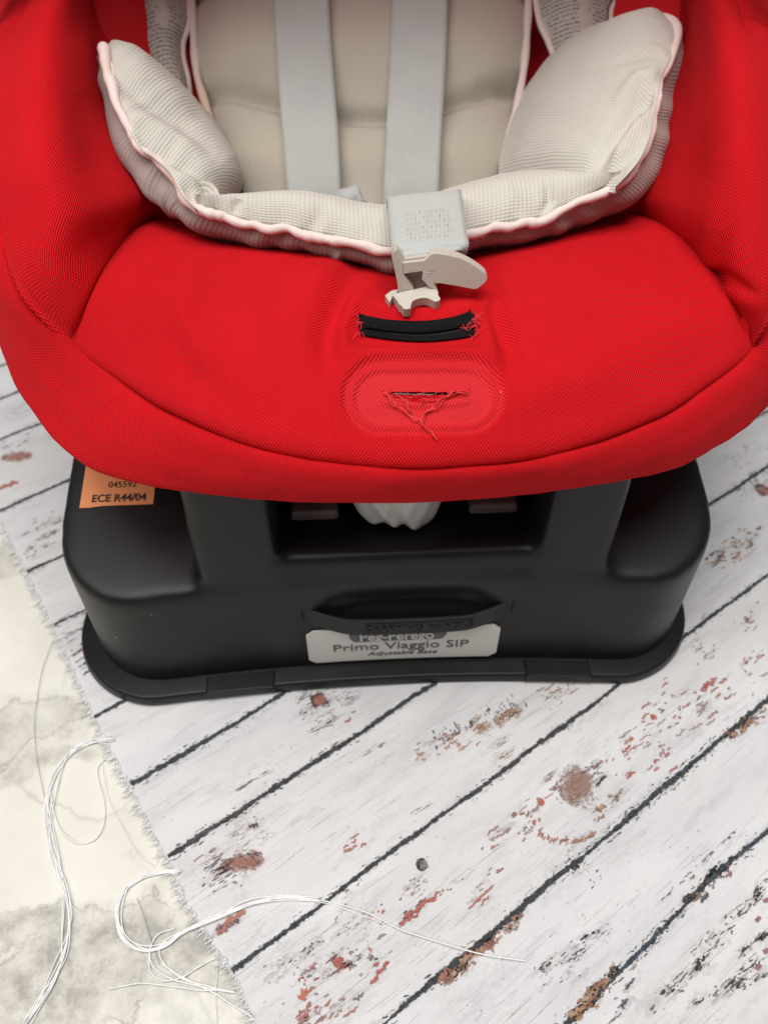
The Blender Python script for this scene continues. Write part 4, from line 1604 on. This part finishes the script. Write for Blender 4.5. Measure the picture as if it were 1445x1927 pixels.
# unseen upper part of the seat, rising around the head end, added for shade
lo = np.array([(-.215, .545, .312), (-.208, .64, .300), (-.172, .72, .285), (-.09, .765, .270), (0, .775, .265), (.09, .765, .270), (.172, .72, .285), (.208, .64, .300), (.215, .545, .312)])
hi = lo * np.array([1.04, 1, 0]) + np.array([0, .05, 0]) + np.array([0, 0, 1]) * np.array([.39, .47, .51, .53, .535, .53, .51, .47, .39])[:, None]
mi = lo * 0.5 + hi * 0.5 + np.array([0, 0.012, 0])
G = lofted([cr(lo, 120), cr(mi, 120), cr(hi, 120)], 120, 40)
o = link('upper_shell', grid_mesh(G), RED, seat)
so = o.modifiers.new('t', 'SOLIDIFY')
so.thickness, so.offset = 0.018, -1
# unseen hood over the head end, added to shade the seat interior
rows_ = []
for t in np.linspace(0, 1, 6):
    ph = np.linspace(0, math.pi, 90)
    yb, top = 0.498 + 0.18 * t, 0.245 - 0.02 * t
    rows_.append(np.stack([-(0.226 - 0.010 * t) * np.cos(ph), yb - 0.015 * np.sin(ph) + 0.10 * t * np.sin(ph), 0.308 + (top + 0.027) * np.sin(ph) ** 0.8], -1))
G = lofted(rows_, 90, 50)
o = link('added_canopy', grid_mesh(G), RED, seat)
so = o.modifiers.new('t', 'SOLIDIFY')
so.thickness, so.offset = 0.003, -1
# shell under the rim
sh = [rows[6] + np.array([0, 0, -0.001])]
for k_, (q, dz) in enumerate(((0.22, -0.012), (0.40, -0.028), (0.7, -0.036), (0.96, -0.036))):
    r_ = rows[6] * (1 - q) + (CEN + np.array([0, 0.05, 0])) * q
    r_[:, 2] = np.maximum(rows[6][:, 2] * (1 - q * 0.55) + 0.16 * q * 0.55 + dz * 0.5, 0.154)
    sh.append(r_)
G = lofted(sh, NB, 40)
link('shell', grid_mesh(G), DARKIN, seat)

# harness
def strap_mesh(left, right, n=60, m=12, crown=0.0006):
    """left and right edges as px,py,depth"""
    a, b = np.array(cr(left, n)), np.array(cr(right, n))
    A = P(a[:, 0], a[:, 1], d=a[:, 2])
    B = P(b[:, 0], b[:, 1], d=b[:, 2])
    t = np.linspace(0, 1, m)[None, :, None]
    g = A[:, None] * (1 - t) + B[:, None] * t
    g = g + normals(g) * (crown * np.sin(np.pi * t))
    return g


def add_strap(name, left, right, mat, lab=None, n=60):
    g = strap_mesh(left, right, n)
    U, V_ = arclen(g)
    o = link(name, grid_mesh(g), mat, seat, label=lab)
    s = o.modifiers.new('t', 'SOLIDIFY')
    s.thickness, s.offset = 0.0014, -1
    return o, g


add_strap('harness_strap', [(514, -40, .525), (518, 60, .513), (526, 180, .503), (533, 260, .496), (540, 350, .494), (545, 420, .500)],
          [(617, -40, .525), (622, 60, .513), (631, 180, .503), (637, 260, .496), (641, 350, .494), (645, 420, .500)], WEB,
          'pale webbing strap left of the backrest centre')
add_strap('harness_strap', [(740, -40, .525), (736, 60, .513), (730, 180, .503), (726, 260, .496), (722, 350, .492), (720, 430, .498)],
          [(843, -40, .525), (841, 60, .513), (835, 180, .503), (830, 260, .496), (826, 350, .492), (823, 430, .498)], WEB,
          'pale webbing strap behind the crotch strap')
# crumpled strap tail lying between the straps
g = strap_mesh([(640, 356, .482), (655, 352, .478), (672, 348, .480), (684, 372, .478)], [(640, 392, .480), (655, 392, .476), (676, 392, .478), (700, 392, .476)], 30, 8, 0.004)
link('strap_tail', grid_mesh(g), WEB, seat)

# ------------------------------------------------------------------ insert cushion
cush = thing('insert_cushion', 'grey ribbed newborn insert cushion with pale pink piping inside the red seat', 'cushion', (0.0, 0.46, 0.19))

PIPE_L = [(194, 90, .2865), (203, 130, .282), (216, 182, .2745), (240, 236, .266), (268, 283, .2575), (290, 298, .254), (322, 328, .2485), (345, 368, .2425), (372, 395, .2395)]
PIPE_F = [(372, 395, .2395), (430, 412, .2360), (490, 428, .2335), (545, 433, .2325), (585, 444, .2315), (640, 454, .2305), (690, 465, .2295), (735, 474, .229), (800, 466, .2295), (883, 440, .231),
          (955, 426, .2320), (1030, 413, .2335), (1060, 395, .2365), (1105, 375, .2405), (1160, 350, .2450)]
PIPE_R = [(1160, 350, .2450), (1200, 305, .2515), (1220, 262, .2575), (1232, 205, .2655), (1243, 150, .2735), (1268, 95, .2805), (1272, 62, .2845), (1255, 40, .2870), (1222, 33, .2880)]


def pipe_world(c, n):
    c = np.array(cr(c, n))
    return P(c[:, 0], c[:, 1], c[:, 2])


def wing(pipe, farc, lowc, side):
    n, m = 190, 130     # along the piping, across
    a = pipe_world(pipe, n)
    b_ = np.array(cr(farc, n))
    b = P(b_[:, 0], b_[:, 1], d=b_[:, 2])
    bot = np.array(cr(lowc, m))
    bot = P(bot[:, 0], bot[:, 1], d=bot[:, 2])
    i0, i1 = (0, -1)
    tipa, tipb = a[0 if side == 'l' else -1], b[0 if side == 'l' else -1]
    tip = np.linspace(0, 1, m)[:, None]
    tipc = tipa * (1 - tip) + tipb * tip
    if side == 'l':
        bot[0], bot[-1] = a[-1], b[-1]
        g = coons(a, b, tipc, bot)
    else:
        bot[0], bot[-1] = a[0], b[0]
        g = coons(a, b, bot, tipc)
    nr = normals(g)
    T = np.linspace(0, 1, m)[:, None]
    Sx = np.linspace(0, 1, n)[None]
    prof = np.sin(np.pi * np.clip(T, 0, 1) ** 0.95)
    ends = np.clip(np.minimum(Sx, 1 - Sx) * 5, 0, 1) ** 0.6
    d = 0.014 * prof * (0.3 + 0.7 * ends)
    g = g + nr * d[..., None]
    return g


FAR_L = [(206, 86, .466), (232, 95, .474), (270, 110, .487), (330, 155, .503), (385, 205, .512), (420, 248, .515), (447, 300, .512), (459, 350, .503), (458, 400, .492)]
LOW_L = [(372, 395, .4), (400, 396, .425), (430, 398, .455), (458, 400, .492)]
FAR_R = [(928, 380, .495), (934, 325, .508), (948, 265, .520), (970, 205, .528), (1002, 150, .532), (1045, 98, .524), (1095, 60, .508), (1150, 37, .492), (1212, 30, .472)]
LOW_R = [(1160, 350, .4), (1090, 372, .43), (1010, 380, .462), (928, 380, .495)]


def wing_build(pipe, farc, lowc, side, seeds):
    g = wing(pipe, farc, lowc, side)
    PX, PY = Q(g)
    nr = normals(g)
    d = 0.0012 * vnoise(g, 60, 4)
    pc = np.array(cr(pipe, 60))[:, :2]
    pd, pt = polydist(PX, PY, pc)
    L = len(pc)
    # gathers running in from the piping
    d += 0.0011 * np.exp(-(pd / 40)) * (1 - np.exp(-pd / 12)) * np.sin(pt * 46 + 1.5 * np.sin(pt * 17))
    d -= 0.0022 * np.exp(-(pd / 6) ** 2)
    for pts, w_, a_ in seeds:
        d += crease(PX, PY, pts, w_, a_)
    Sx = np.linspace(0, 1, g.shape[1])[None]
    foot = sstep(0.84, 1.0, Sx if side == 'l' else 1 - Sx)
    d = d * (1 - foot) - 0.006 * foot
    d = d * (1 - np.exp(-(pd / 9) ** 2))
    g = g + nr * d[..., None]
    g = skirt(g, 'r' if side == 'l' else 'l', 10, 0.0, 0.012)
    # roll over the far edge and down the outside
    k = 14
    tail = np.zeros((k, g.shape[1], 3))
    outx = -1.0 if side == 'l' else 1.0
    for i in range(k):
        t = (i + 1) / k
        tail[i] = g[-1] + np.array([outx * 0.016 * math.sin(t * 1.6), 0.020 * t, -0.030 * t * t])
    g = np.concatenate([g, tail], 0)
    return link('side_wing', grid_mesh(g), WAF_U, cush,
                label='left-hand ribbed side wing ending in a pointed corner' if side == 'l' else 'right-hand ribbed side wing ending in a rounded corner')


wing_build(PIPE_L, FAR_L, LOW_L, 'l', (
    ([(268, 270), (305, 295), (360, 320), (400, 345)], 16, -0.0050),
    ([(285, 300), (330, 320), (380, 350)], 13, 0.0035),
    ([(222, 150), (280, 190), (340, 225), (410, 290)], 16, -0.0040),
    ([(250, 215), (300, 240), (370, 280)], 16, 0.0030),
    ([(330, 335), (370, 360), (395, 385)], 12, -0.0045),
    ([(240, 110), (290, 140), (350, 190)], 18, 0.0020),
    ([(368, 350), (385, 375), (390, 392)], 10, 0.0035)))
wing_build(PIPE_R, FAR_R, LOW_R, 'r', (
    ([(1238, 180), (1200, 195), (1165, 240), (1130, 300)], 14, -0.0060),
    ([(1235, 215), (1200, 235), (1165, 290), (1145, 330)], 15, 0.0045),
    ([(1240, 140), (1200, 150), (1165, 185)], 13, 0.0040),
    ([(1232, 98), (1190, 108), (1150, 120)], 10, -0.0025),
    ([(1200, 290), (1170, 305), (1130, 340)], 9, -0.0030),
    ([(1130, 290), (1115, 320), (1105, 340)], 12, -0.0030),
    ([(1060, 110), (1010, 180), (970, 260)], 40, 0.0025)))

# front roll
n, m = 360, 90
a = pipe_world(PIPE_F, n)
FAR_F = [(372, 395), (395, 386), (418, 377), (450, 369), (500, 363), (550, 362), (600, 367), (650, 374), (700, 382), (728, 386), (760, 384), (800, 376), (840, 362), (872, 352),
         (905, 342), (950, 331), (1010, 325), (1060, 327), (1110, 334), (1160, 350)]
fc = np.array(cr(FAR_F, n))
zf = np.interp(np.linspace(0, 1, n), [0, .08, .25, .5, .75, .92, 1], [.2400, .241, .243, .2365, .243, .246, .2455])
b = P(fc[:, 0], fc[:, 1], zf)
T = np.linspace(0, 1, m)[:, None, None]
g = a[None] * (1 - T) + b[None] * T
g[..., 2] += 0.0085 * np.sin(np.pi * T[..., 0] ** 0.85) ** 0.8
PX, PY = Q(g)
nr = normals(g)
pd, pt = polydist(PX, PY, np.array(cr(PIPE_F, 80))[:, :2])
d = 0.0010 * np.exp(-(pd / 30)) * np.sin(pt * 70 + 2 * np.sin(pt * 23)) - 0.0022 * np.exp(-(pd / 6) ** 2) + 0.0010 * vnoise(g, 55, 6)
for pts, w_, a_ in (([(585, 440), (600, 410), (610, 375)], 14, -0.0020), ([(1020, 405), (1035, 375), (1030, 340)], 9, -0.0028), ([(640, 360), (690, 395), (735, 440)], 26, -0.0016),
                    ([(440, 405), (445, 385), (450, 372)], 10, -0.0025), ([(945, 335), (960, 370), (950, 410)], 16, 0.0014), ([(690, 400), (760, 430), (800, 440)], 50, -0.0020)):
    d += crease(PX, PY, pts, w_, a_)
g = g + nr * d[..., None]
k = 20
tail = np.zeros((k, n, 3))
for i in range(k):
    t = (i + 1) / k
    tail[i] = g[-1] + np.array([0, 0.028 * math.sin(t * 1.5), -0.050 * (1 - math.cos(t * 1.5))])
g = np.concatenate([g, tail], 0)
U, V_ = arclen(g)
link('front_roll', grid_mesh(g), WAF_U, cush)
FR = g

# underside below the piping
PIPE = PIPE_L + PIPE_F[1:] + PIPE_R[1:]
n = 520
pw = pipe_world(PIPE, n)
UND = [(202, 130), (203, 175), (212, 222), (232, 290), (262, 345), (282, 372), (312, 398), (342, 412), (375, 438), (425, 455), (490, 468), (550, 472), (590, 478), (640, 490),
       (690, 503), (735, 517), (800, 506), (883, 472), (955, 464), (1035, 448), (1075, 432), (1125, 412), (1180, 390), (1230, 335), (1250, 285), (1266, 215), (1274, 160), (1278, 120), (1276, 90), (1262, 60), (1232, 42)]
tPp = np.concatenate([[0], np.cumsum(np.linalg.norm(np.diff(np.array(PIPE)[:, :2], axis=0), axis=1))])
tPp /= tPp[-1]
zp = np.array(PIPE)[:, 2] - np.interp(np.linspace(0, 1, len(UND)), [0, .25, .5, .75, 1], [.016, .020, .016, .020, .010])
uw = P(*np.array(UND, float).T, zp)
uw = cr(uw, n, at=tPp)
inward = CEN + np.array([0, .05, 0]) - uw
inward[:, 2] = 0
inward /= np.linalg.norm(inward, axis=1, keepdims=True)
mid = pw * 0.5 + uw * 0.5 - inward * 0.005
in2 = uw + inward * 0.02 + np.array([0, 0, -0.012])
in3 = uw + inward * 0.045 + np.array([0, 0, -0.016])
g = lofted([pw + inward * 0.001, mid, uw, in2, in3], n, 60)
nr = normals(g)
PX, PY = Q(g)
d = 0.0011 * np.sin(np.linspace(0, 1, n) * 120 + 2 * np.sin(np.linspace(0, 1, n) * 37))[None] * np.linspace(1, .2, 60)[:, None] + 0.001 * vnoise(g, 70, 9)
d += crease(PX, PY, [(640, 470), (635, 485), (640, 500)], 8, -0.003) + crease(PX, PY, [(335, 360), (325, 390), (330, 410)], 10, -0.003)
g = g + nr * d[..., None]
U, V_ = arclen(g)
link('underside', grid_mesh(g), WAF_D, cush)

# piping: a lumpy folded binding
pw2 = pipe_world(PIPE, 700)
L = np.linspace(0, 1, 700)
rad = 0.0025 + 0.0003 * np.sin(L * 95 + 3.2 * np.sin(L * 31)) + 0.0002 * np.sin(L * 260 + 4 * np.sin(L * 50))
rad[:60] *= np.linspace(1.35, 1.0, 60)
rad[-60:] *= np.linspace(1.0, 1.5, 60)
jit = np.stack([0.0005 * np.sin(L * 130 + 1), 0.0004 * np.sin(L * 170), 0.0006 * np.sin(L * 110 + 2 * np.sin(L * 40))], -1)
tocam = np.array([0, 0, CAM_H]) - pw2
tocam /= np.linalg.norm(tocam, axis=1, keepdims=True)
tube('piping', pw2 + jit + tocam * 0.0022, rad, PIPING, cush, seg=14)
off = normals(np.stack([pw2, pw2 + np.array([0, 0, 0.01])], 0))[0]
seamc = pw2 + (CEN + np.array([0, .08, 0.06]) - pw2) * 0.0
inn = CEN + np.array([0, .05, 0]) - pw2
inn[:, 2] = 0
inn /= np.linalg.norm(inn, axis=1, keepdims=True)
tube('piping_seam', pw2 + inn * 0.0029 + tocam * 0.0020, 0.0007, PIPING, cush, seg=6)

# backrest pad
n, m = 220, 200
bl = [(362, -60, .560), (366, 60, .545), (374, 150, .534), (388, 200, .528), (420, 300, .522), (430, 430, .520)]
br = [(993, -60, .560), (990, 60, .545), (983, 140, .534), (972, 200, .528), (950, 300, .522), (950, 430, .520)]
A = np.array(cr(bl, m)); B = np.array(cr(br, m))
A = P(A[:, 0], A[:, 1], d=A[:, 2]); B = P(B[:, 0], B[:, 1], d=B[:, 2])
T = np.linspace(0, 1, n)[None, :, None]
g = A[:, None] * (1 - T) + B[:, None] * T
nr = normals(g)
PX, PY = Q(g)
U, V_ = arclen(g)
ee = np.minimum(U, U[:, -1:] - U)
d = 0.016 * (1 - np.exp(-(ee / 0.016))) + 0.0012 * vnoise(g, 40, 3)
q1 = [(380, 182), (430, 186), (470, 196), (520, 212), (580, 230), (640, 240), (725, 243), (790, 232), (835, 218), (880, 200), (930, 186), (985, 162)]
d += crease(PX, PY, q1, 15, -0.0085, False) + crease(PX, PY, q1, 60, -0.004, False)
d += crease(PX, PY, [(455, 170), (475, 185), (520, 205)], 22, -0.0045) + crease(PX, PY, [(890, 200), (940, 168), (985, 140)], 14, -0.0035)
d += crease(PX, PY, [(900, 175), (950, 172), (985, 180)], 8, -0.003)
q0 = [(365, -8), (520, -6), (680, -14), (840, -4), (990, -10)]
d += crease(PX, PY, q0, 18, -0.008, False)
d += 0.004 * np.exp(-(((PY - 110) / 60) ** 2)) + 0.004 * np.exp(-(((PY - 310) / 50) ** 2))
g = g + nr * d[..., None]
U, V_ = arclen(g)
link('back_pad', grid_mesh(g), WAF_B, cush, label='quilted beige back pad behind the harness straps')
for side in (A, B):
    k = np.linspace(0, 1, m)
    tube('piping', side + nr[:, 0 if side is A else -1] * 0.004, 0.0027 + 0.0003 * np.sin(k * 40), PIPING, cush, seg=12)

# printed lining flaps beside the back pad
def flap(outer, inner, fold, lab):
    n, m = 120, 60
    a, b = np.array(cr(outer, n)), np.array(cr(inner, n))
    a, b = P(a[:, 0], a[:, 1], d=a[:, 2]), P(b[:, 0], b[:, 1], d=b[:, 2])
    T = np.linspace(0, 1, m)[None, :, None]
    g = a[:, None] * (1 - T) + b[:, None] * T
    nr = normals(g)
    g = g + nr * (fold * np.sin(np.pi * T) + 0.0012 * vnoise(g, 70, 3)[..., None])
    U, V_ = arclen(g)
    o = link('printed_flap', grid_mesh(g), CARE, cush, label=lab)
    s = o.modifiers.new('t', 'SOLIDIFY')
    s.thickness, s.offset = 0.004, -1
    tube('flap_piping', g[:, 0], 0.0016, PIPING, cush, seg=8)
    tube('flap_piping', g[:, -1], 0.0022, PIPING, cush, seg=8)
    tube('flap_stitching', g[:, 3] + nr[:, 3] * 0.0006, 0.0004, INKDARK, cush, seg=5)


flap([(232, -50, .545), (240, 0, .535), (243, 20, .532), (262, 50, .528), (266, 90, .524), (280, 140, .522), (320, 190, .522)],
     [(360, -50, .552), (357, 0, .545), (356, 45, .540), (345, 80, .538), (345, 110, .535), (354, 150, .532), (358, 200, .532)], 0.010,
     'grey lining flap covered with tiny print beside the pointed wing')
flap([(1170, -50, .545), (1158, 0, .535), (1150, 20, .532), (1148, 50, .528), (1130, 110, .526), (1110, 150, .526)],
     [(1003, -50, .552), (1008, 0, .545), (1016, 45, .540), (1032, 82, .538), (1045, 120, .535), (1050, 160, .532)], 0.010,
     'grey lining flap with faint print beside the rounded wing')

# ------------------------------------------------------------------ crotch strap and clip
LB = [(727, 400, .430), (727, 382, .412), (728, 370, .3985), (730, 395, .3880), (733, 425, .3795), (736, 455, .3730), (738, 472, .3700), (742, 486, .3720), (745, 495, .378)]
RB = [(866, 395, .430), (866, 372, .412), (867, 357, .3985), (871, 385, .3880), (875, 415, .3795), (879, 442, .3730), (882, 458, .3700), (879, 474, .3720), (874, 486, .378)]
cs, CSG = add_strap('crotch_strap', LB, RB, WEB, 'short pale webbing strap hanging over the cushion edge', 110)
# sewn box
CSB = CSG


def on_strap(s, t, lift):
    """s along 0..1 of its visible front, t across"""
    m = CSB.shape[0]
    i = s * (m - 1)
    j = t * (CSB.shape[1] - 1)
    i0, j0 = int(min(i, m - 2)), int(min(j, CSB.shape[1] - 2))
    fi, fj = i - i0, j - j0
    p = (CSB[i0, j0] * (1 - fi) * (1 - fj) + CSB[i0 + 1, j0] * fi * (1 - fj) + CSB[i0, j0 + 1] * (1 - fi) * fj + CSB[i0 + 1, j0 + 1] * fi * fj)
    nn = np.cross(CSB[i0, j0 + 1] - CSB[i0, j0], CSB[i0 + 1, j0] - CSB[i0, j0])
    nn /= np.linalg.norm(nn)
    c = np.array([0, 0, CAM_H]) - p
    return p + nn * np.sign(nn @ c) * lift


tp = []
for r in range(6):
    pts = []
    sA = 0.43 + r * 0.058
    for i in range(46):
        t = 0.17 + 0.66 * i / 45 + 0.010 * math.sin(i * 1.7 + r)
        pts.append(on_strap(min(sA + (0.026 if i % 2 else -0.010) + 0.006 * math.sin(i * 0.6 + r * 1.3), 0.86), t, 0.00005))
    tp.append(tube_mesh(pts, 0.00015, 5))
v, f, uv = join_geo(tp)
link('stitching', mesh(v, f, uv), STITCH, cs)
# lower loop wrapped on the clip
LB2 = [(744, 474, .3705), (750, 482, .3685), (757, 490, .3700), (762, 494, .3740)]
RB2 = [(872, 463, .3705), (868, 469, .3685), (862, 474, .3700), (856, 478, .3740)]
g = strap_mesh(LB2, RB2, 30, 12, 0.0012)
U, V_ = arclen(g)
o = link('strap_loop', grid_mesh(g), WEB, cs)
s_ = o.modifiers.new('t', 'SOLIDIFY')
s_.thickness, s_.offset = 0.0014, -1

# the clip: outlines in plan of the clip, each piece with its own thickness
ZX, ZY, ZK = 680.0, 330.0, 1445 / 280.0


def prism(poly, d0, ext, dgx=0.0, dgy=0.0):
    p = np.array(poly, float) / ZK + np.array([ZX, ZY])
    dd = d0 + dgx * (p[:, 0] - 800) + dgy * (p[:, 1] - 520)
    a = P(p[:, 0], p[:, 1], d=dd)
    b = a + np.asarray(ext)
    n = len(a)
    v = np.concatenate([a, b], 0)
    f = [list(range(n)), list(range(2 * n - 1, n - 1, -1))] + [[i, n + i, n + (i + 1) % n, (i + 1) % n] for i in range(n)]
    return v, f


def fwd(k, up=0.0, rt=0.0):
    return np.array([0, CP, -SP]) * k + np.array([0, SP, CP]) * up + np.array([1.0, 0, 0]) * rt


BACK = np.array([0, 1.0, 0])
DOWN = np.array([0, 0.2, -1.0])
STEEP, FLAT = 0.00016, -0.00016
pieces = [
    # front plate with the long paddle
    ([(395, 852), (500, 842), (600, 830), (640, 806), (672, 772), (706, 758), (760, 763), (850, 778), (950, 802), (1030, 838), (1110, 886), (1180, 938), (1206, 962), (1220, 988), (1218, 1012),
      (1200, 1040), (1160, 1074), (1122, 1100), (1105, 1106), (1080, 1104), (900, 1070), (760, 1048), (715, 1050), (690, 1032), (658, 990), (655, 968), (668, 950), (700, 938), (726, 932), (612, 930),
      (560, 935), (480, 945), (402, 962)], .3705, BACK * .0055, STEEP),
    # left cheek of the yoke
    ([(296, 800), (314, 740), (330, 738), (402, 852), (402, 962), (380, 1060), (358, 1100), (340, 1000)], .3700, BACK * .0075, STEEP),
    # upper rim of the yoke that the webbing passes behind
    ([(316, 742), (352, 716), (420, 812), (640, 782), (640, 806), (600, 832), (395, 854)], .3722, BACK * .004, STEEP),
    # hole back wall
    ([(398, 900), (610, 900), (600, 1000), (640, 1085), (490, 1115)], .3775, BACK * .0022, STEEP),
    # rails of the tongue
    ([(386, 958), (404, 962), (508, 1112), (492, 1122), (366, 1146), (352, 1122)], .3700, BACK * .0085, STEEP),
    ([(596, 934), (640, 938), (700, 940), (668, 952), (655, 970), (660, 995), (700, 1046), (728, 1100), (744, 1136), (656, 1084), (588, 1010)], .3703, BACK * .0085, STEEP),
    # foot with the teeth
    ([(304, 1164), (362, 1138), (496, 1110), (652, 1074), (728, 1102), (746, 1134), (744, 1160), (766, 1192), (764, 1208), (736, 1224), (706, 1224), (676, 1204), (640, 1190), (590, 1188), (530, 1202),
      (492, 1226), (480, 1262), (478, 1292), (440, 1300), (406, 1294), (392, 1268), (360, 1246), (352, 1222)], .3782, DOWN * .0048, FLAT),
    # small side tooth
    ([(230, 1166), (262, 1138), (300, 1114), (356, 1106), (344, 1150), (306, 1162), (290, 1200), (274, 1236)], .3794, DOWN * .0042, FLAT),
]
clip_v, clip_f = [], []
for poly, d0, ext, gy in pieces:
    v, f = prism(poly, d0, ext, dgy=gy)
    k = len(clip_v)
    clip_v += list(v)
    clip_f += [[i + k for i in q] for q in f]
me = mesh(clip_v, clip_f)
bm = bmesh.new()
bm.from_mesh(me)
bmesh.ops.recalc_face_normals(bm, faces=bm.faces)
bm.to_mesh(me)
bm.free()
clip = link('buckle_tongue', me, BEIGE, cs, smooth=False, label='beige plastic buckle tongue with a long rounded paddle')
add_mod_bevel(clip, 0.0008, 4, 30)

# ------------------------------------------------------------------ loose threads
def floor_thread(pts, lifts=None, n=120, jit=0.0, seed=0):
    """polyline of photo pixels lying on the floor or the cloth"""
    c = np.array(cr(pts, n))
    L = np.linspace(0, 1, n)
    c[:, 0] += jit * (np.sin(L * 9 + seed * 1.7) + 0.5 * np.sin(L * 23 + seed * 2.9))
    c[:, 1] += jit * (np.cos(L * 7 + seed * 2.3) + 0.5 * np.sin(L * 19 + seed * 0.9))
    w = P(c[:, 0], c[:, 1], 0.0015)
    on = w[:, 0] > np.array([_edge_x(y) for y in w[:, 1]]) - 0.002
    zb = np.where(on, 0.0036, 0.0009)
    kern = np.ones(9) / 9
    zb = np.convolve(np.pad(zb, 4, mode='edge'), kern, 'valid')
    zl = zb + 0.0004 * (1 + np.sin(L * 30 + seed))
    if lifts is not None:
        zl = zl + np.interp(L, np.linspace(0, 1, len(lifts)), lifts)
    return P(c[:, 0], c[:, 1], zl)


def bundle(name, label, strands, r, mat=THREAD):
    first = floor_thread(strands[0][0])
    t = thing(name, label, 'thread', tuple(first[0][:2]) + (0.0,), 'loose threads beside the frayed cloth edge')
    for i, (pts, jit, lifts) in enumerate(strands):
        tube('strand', floor_thread(pts, lifts, 160, jit, i), r, mat, t, seg=6)
    return t


main = [(212, 1392), (180, 1393), (140, 1412), (108, 1455), (90, 1510), (94, 1570), (108, 1625), (124, 1680), (130, 1735), (122, 1790), (102, 1840), (72, 1890), (40, 1940)]
bundle('thread_bundle', 'long bundle of white threads curving over the marble away from the frayed edge',
       [(main, 2.2 + 2.1 * (i % 4), None) for i in range(8)], 0.00029)
bundle('loose_thread', 'single white thread making a drop-shaped loop on the marble',
       [([(213, 1428), (194, 1430), (183, 1448), (188, 1478), (196, 1510), (196, 1550), (180, 1580), (152, 1588), (126, 1574), (108, 1548), (98, 1515), (96, 1480)], 0.5, None)], 0.00034)
bundle('loose_thread', 'thin straight thread running from the drop-shaped loop down to the curled bundle',
       [([(194, 1405), (193, 1440), (204, 1500), (228, 1550), (262, 1606), (292, 1632)], 0.5, None)], 0.00017)
bundle('loose_thread', 'fine grey thread lying on the marble near the base flange',
       [([(98, 1208), (80, 1260), (70, 1320), (66, 1380), (72, 1440), (84, 1500)], 0.5, None)], 0.00016, THREADGREY)
curl = [(338, 1640), (310, 1640), (270, 1650), (236, 1676), (222, 1715), (228, 1755), (250, 1780), (282, 1788), (312, 1778), (345, 1755), (385, 1735), (430, 1716), (480, 1697), (540, 1687), (600, 1692)]
bundle('thread_bundle', 'curled bundle of white threads lying half on the cloth and half on the marble',
       [(curl, 2.0 + 1.2 * (i % 4), None) for i in range(7)], 0.00034)
bundle('loose_thread', 'white thread trailing across the printed boards with a free end',
       [([(560, 1687), (620, 1697), (690, 1718), (760, 1752), (850, 1780), (920, 1798), (990, 1808)], 0.6, None)], 0.00036)
bundle('loose_thread', 'second white thread ending short on the printed boards',
       [([(500, 1690), (560, 1692), (620, 1702), (680, 1722), (722, 1738)], 0.9, None)], 0.00026)
bundle('thread_bundle', 'tangle of white threads with a small round loop below the curled bundle',
       [([(440, 1865), (400, 1858), (350, 1845), (310, 1815), (300, 1785), (312, 1768), (340, 1752)], 1.2, None),
        ([(442, 1868), (395, 1862), (355, 1850), (320, 1840), (290, 1820), (281, 1790), (296, 1762), (330, 1748)], 1.2, None),
        ([(405, 1803), (370, 1822), (335, 1842), (305, 1845), (284, 1828), (281, 1800)], 0.8, None),
        ([(430, 1862), (380, 1864), (330, 1858), (270, 1850), (205, 1860)], 0.8, None),
        ([(475, 1915), (440, 1893), (400, 1866), (345, 1840), (305, 1815)], 0.8, None)], 0.00036)
bundle('loose_thread', 'short white thread hanging straight down beside the tangle',
       [([(407, 1803), (408, 1840), (406, 1880), (408, 1930)], 0.4, None)], 0.00020)
bundle('loose_thread', 'fine grey thread crossing inside the curled bundle',
       [([(258, 1690), (270, 1720), (282, 1760), (292, 1790), (300, 1815)], 0.4, None)], 0.00018, THREADGREY)
